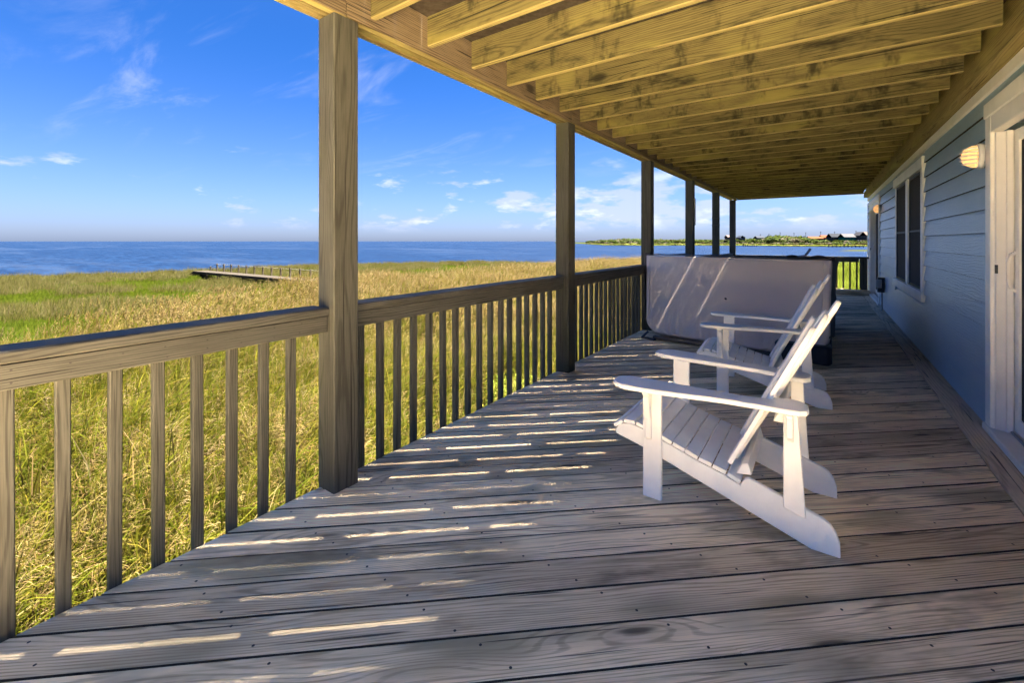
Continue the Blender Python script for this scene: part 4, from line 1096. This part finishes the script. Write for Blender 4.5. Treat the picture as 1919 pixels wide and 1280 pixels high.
def far_house(px, depth, wpx, hpx_base, hpx_eave, hpx_top, col, roof, label, yawd=0, deepm=9, gable='long'):
    """a house on the far shore from its bearing, distance and angular size"""
    q = place(px, depth); s = depth / FPX
    zb = EYE + (HOR - hpx_base) * s; ze = EYE + (HOR - hpx_eave) * s; zt = EYE + (HOR - hpx_top) * s
    Wm = wpx * s
    h = empty('far_house', (q[0], q[1], WZL)); tag(h, label, 'house', 'houses on the far shore')
    ang = math.atan2(RGT[1], RGT[0]) + rad(yawd)
    Mx = Matrix.Translation((q[0], q[1], 0)) @ Matrix.Rotation(ang, 4, 'Z')
    col = tuple(q * .16 for q in col); roof = tuple(q * .075 for q in roof)
    mw = plain(label[:18] + '_wall', col, .9, .0, .5, .1); mr = plain(label[:18] + '_roof', roof, .9, .0, .5, .12)
    prism('wall', [(-Wm / 2, -deepm / 2), (Wm / 2, -deepm / 2), (Wm / 2, deepm / 2), (-Wm / 2, deepm / 2)], 'z', zb, ze, mw, h, M4=Mx)
    o = .5
    if gable == 'long': prism('roof', [(-deepm / 2 - o, ze + .01), (0, zt), (deepm / 2 + o, ze + .01), (deepm / 2 + o, ze + .2), (0, zt + .25), (-deepm / 2 - o, ze + .2)], 'x', -Wm / 2 - o, Wm / 2 + o, mr, h, M4=Mx)
    else: prism('roof', [(-Wm / 2 - o, ze + .01), (0, zt), (Wm / 2 + o, ze + .01), (Wm / 2 + o, ze + .25), (0, zt + .3), (-Wm / 2 - o, ze + .25)], 'y', -deepm / 2 - o, deepm / 2 + o, mr, h, M4=Mx)
    nw = max(2, int(Wm / 3.2)); wh = min(1.6, (ze - zb) * .40)
    for k in range(nw):
        x_ = -Wm / 2 + (k + .5) * Wm / nw
        prism('window', [(x_ - .55, ze - .5 - wh), (x_ + .55, ze - .5 - wh), (x_ + .55, ze - .5), (x_ - .55, ze - .5)], 'y', -deepm / 2 - .06, -deepm / 2 + .02, M['glass'], h, M4=Mx)
    for k in range(nw + 1):
        x_ = -Wm / 2 + .3 + k * (Wm - .6) / nw
        for yy in (-deepm / 2 + .3, deepm / 2 - .3):
            prism('stilt', [(x_ - .15, yy - .15), (x_ + .15, yy - .15), (x_ + .15, yy + .15), (x_ - .15, yy + .15)], 'z', WZL + .5, zb - .01, M['pile'], h, M4=Mx)
far_house(1367, 560, 12, 449, 444.5, 441, (.55, .42, .38), (.58, .42, .38), 'pale pink house left of the corner porch post on far shore')
far_house(1388, 560, 10, 450, 445.5, 442, (.20, .25, .36), (.10, .12, .17), 'small blue-grey house just right of the corner porch post', gable='gable')
far_house(1423, 560, 14, 450, 446, 442.5, (.30, .34, .42), (.17, .19, .24), 'grey house half hidden by trees left of the wooded hill')
far_house(1484, 570, 7, 448, 445, 442.5, (.18, .20, .25), (.12, .13, .16), 'small dark house peeping over the wooded hill')
far_house(1510, 540, 12, 450.5, 447.5, 445.5, (.50, .48, .44), (.35, .30, .28), 'low pale house left of the orange roofs')
far_house(1526, 545, 24, 451, 447, 443.5, (.50, .30, .22), (.58, .22, .12), 'long house with orange roof left of the grey house')
far_house(1545, 560, 15, 450, 445.5, 441, (.50, .28, .20), (.60, .22, .12), 'taller orange-roofed house beside the grey house')
far_house(1565, 500, 23, 451, 444.5, 438, (.16, .20, .23), (.13, .14, .17), 'dark grey house beside the turquoise house')
far_house(1587, 490, 21, 450, 444.5, 438.2, (.03, .42, .36), (.34, .33, .36), 'turquoise house with a grey roof on far shore')
far_house(1611, 500, 12, 450, 441.5, 435, (.18, .18, .22), (.14, .14, .17), 'tall dark house right of the turquoise house', gable='gable')
far_house(1621, 520, 12, 450, 441, 434.5, (.58, .50, .47), (.46, .36, .33), 'pale pink-roofed house at the corner of the wall')
def pole(px, depth, top, label):
    q = place(px, depth); s = depth / FPX; zt = EYE + (HOR - top) * s
    u = empty('utility_pole', (q[0], q[1], WZL)); tag(u, label, 'pole', 'utility poles on the far shore')
    bar('shaft', (q[0], q[1], WZL + .3), (q[0], q[1], zt), .45, .45, M['pile'], u, (0, 1, 0), .05)
    bar('cross_arm', (q[0] - RGT[0] * 1.3, q[1] - RGT[1] * 1.3, zt - .9), (q[0] + RGT[0] * 1.3, q[1] + RGT[1] * 1.3, zt - .9), .25, .25, M['pile'], u, ch=.02)
for px, top, lb in ((1425, 438.5, 'utility pole above the grey house left of the wooded hill'), (1441, 438, 'leftmost utility pole on the wooded hill'), (1462, 435, 'tall utility pole at middle of the wooded hill'),
                    (1488, 436, 'utility pole right of the small dark house'), (1510, 435, 'utility pole above the low pale house'), (1538, 433.5, 'tall utility pole above the orange roofs'), (1564, 433.5, 'utility pole behind the dark grey house'), (1604, 432, 'utility pole left of the tall dark house')):
    pole(px, 600, top, lb)
# pilings across the water
for grp, (xa, xb, n_, dep, lab) in enumerate(((1553, 1618, 10, 345, 'row of dark pilings of a far pier at right'), (1393, 1418, 7, 395, 'group of dark pilings by the far shore behind the corner post'))):
    q = place((xa + xb) / 2, dep); pr = empty('far_pier', (q[0], q[1], WZL)); tag(pr, lab, 'pier')
    for k in range(n_):
        a = place(xa + (xb - xa) * k / (n_ - 1), dep + random.uniform(-2, 2))
        bar('piling', (a[0], a[1], WZL - 1), (a[0], a[1], WZL + random.uniform(1.3, 1.8)), .75, .75, M['pile'], pr, (0, 1, 0), .1)
    if grp == 0:
        a, b = place(xa - 2, dep + 3), place(xb + 8, dep + 3); bar('walkway', (a[0], a[1], WZL + 1.25), (b[0], b[1], WZL + 1.25), .9, .2, M['walk'], pr)
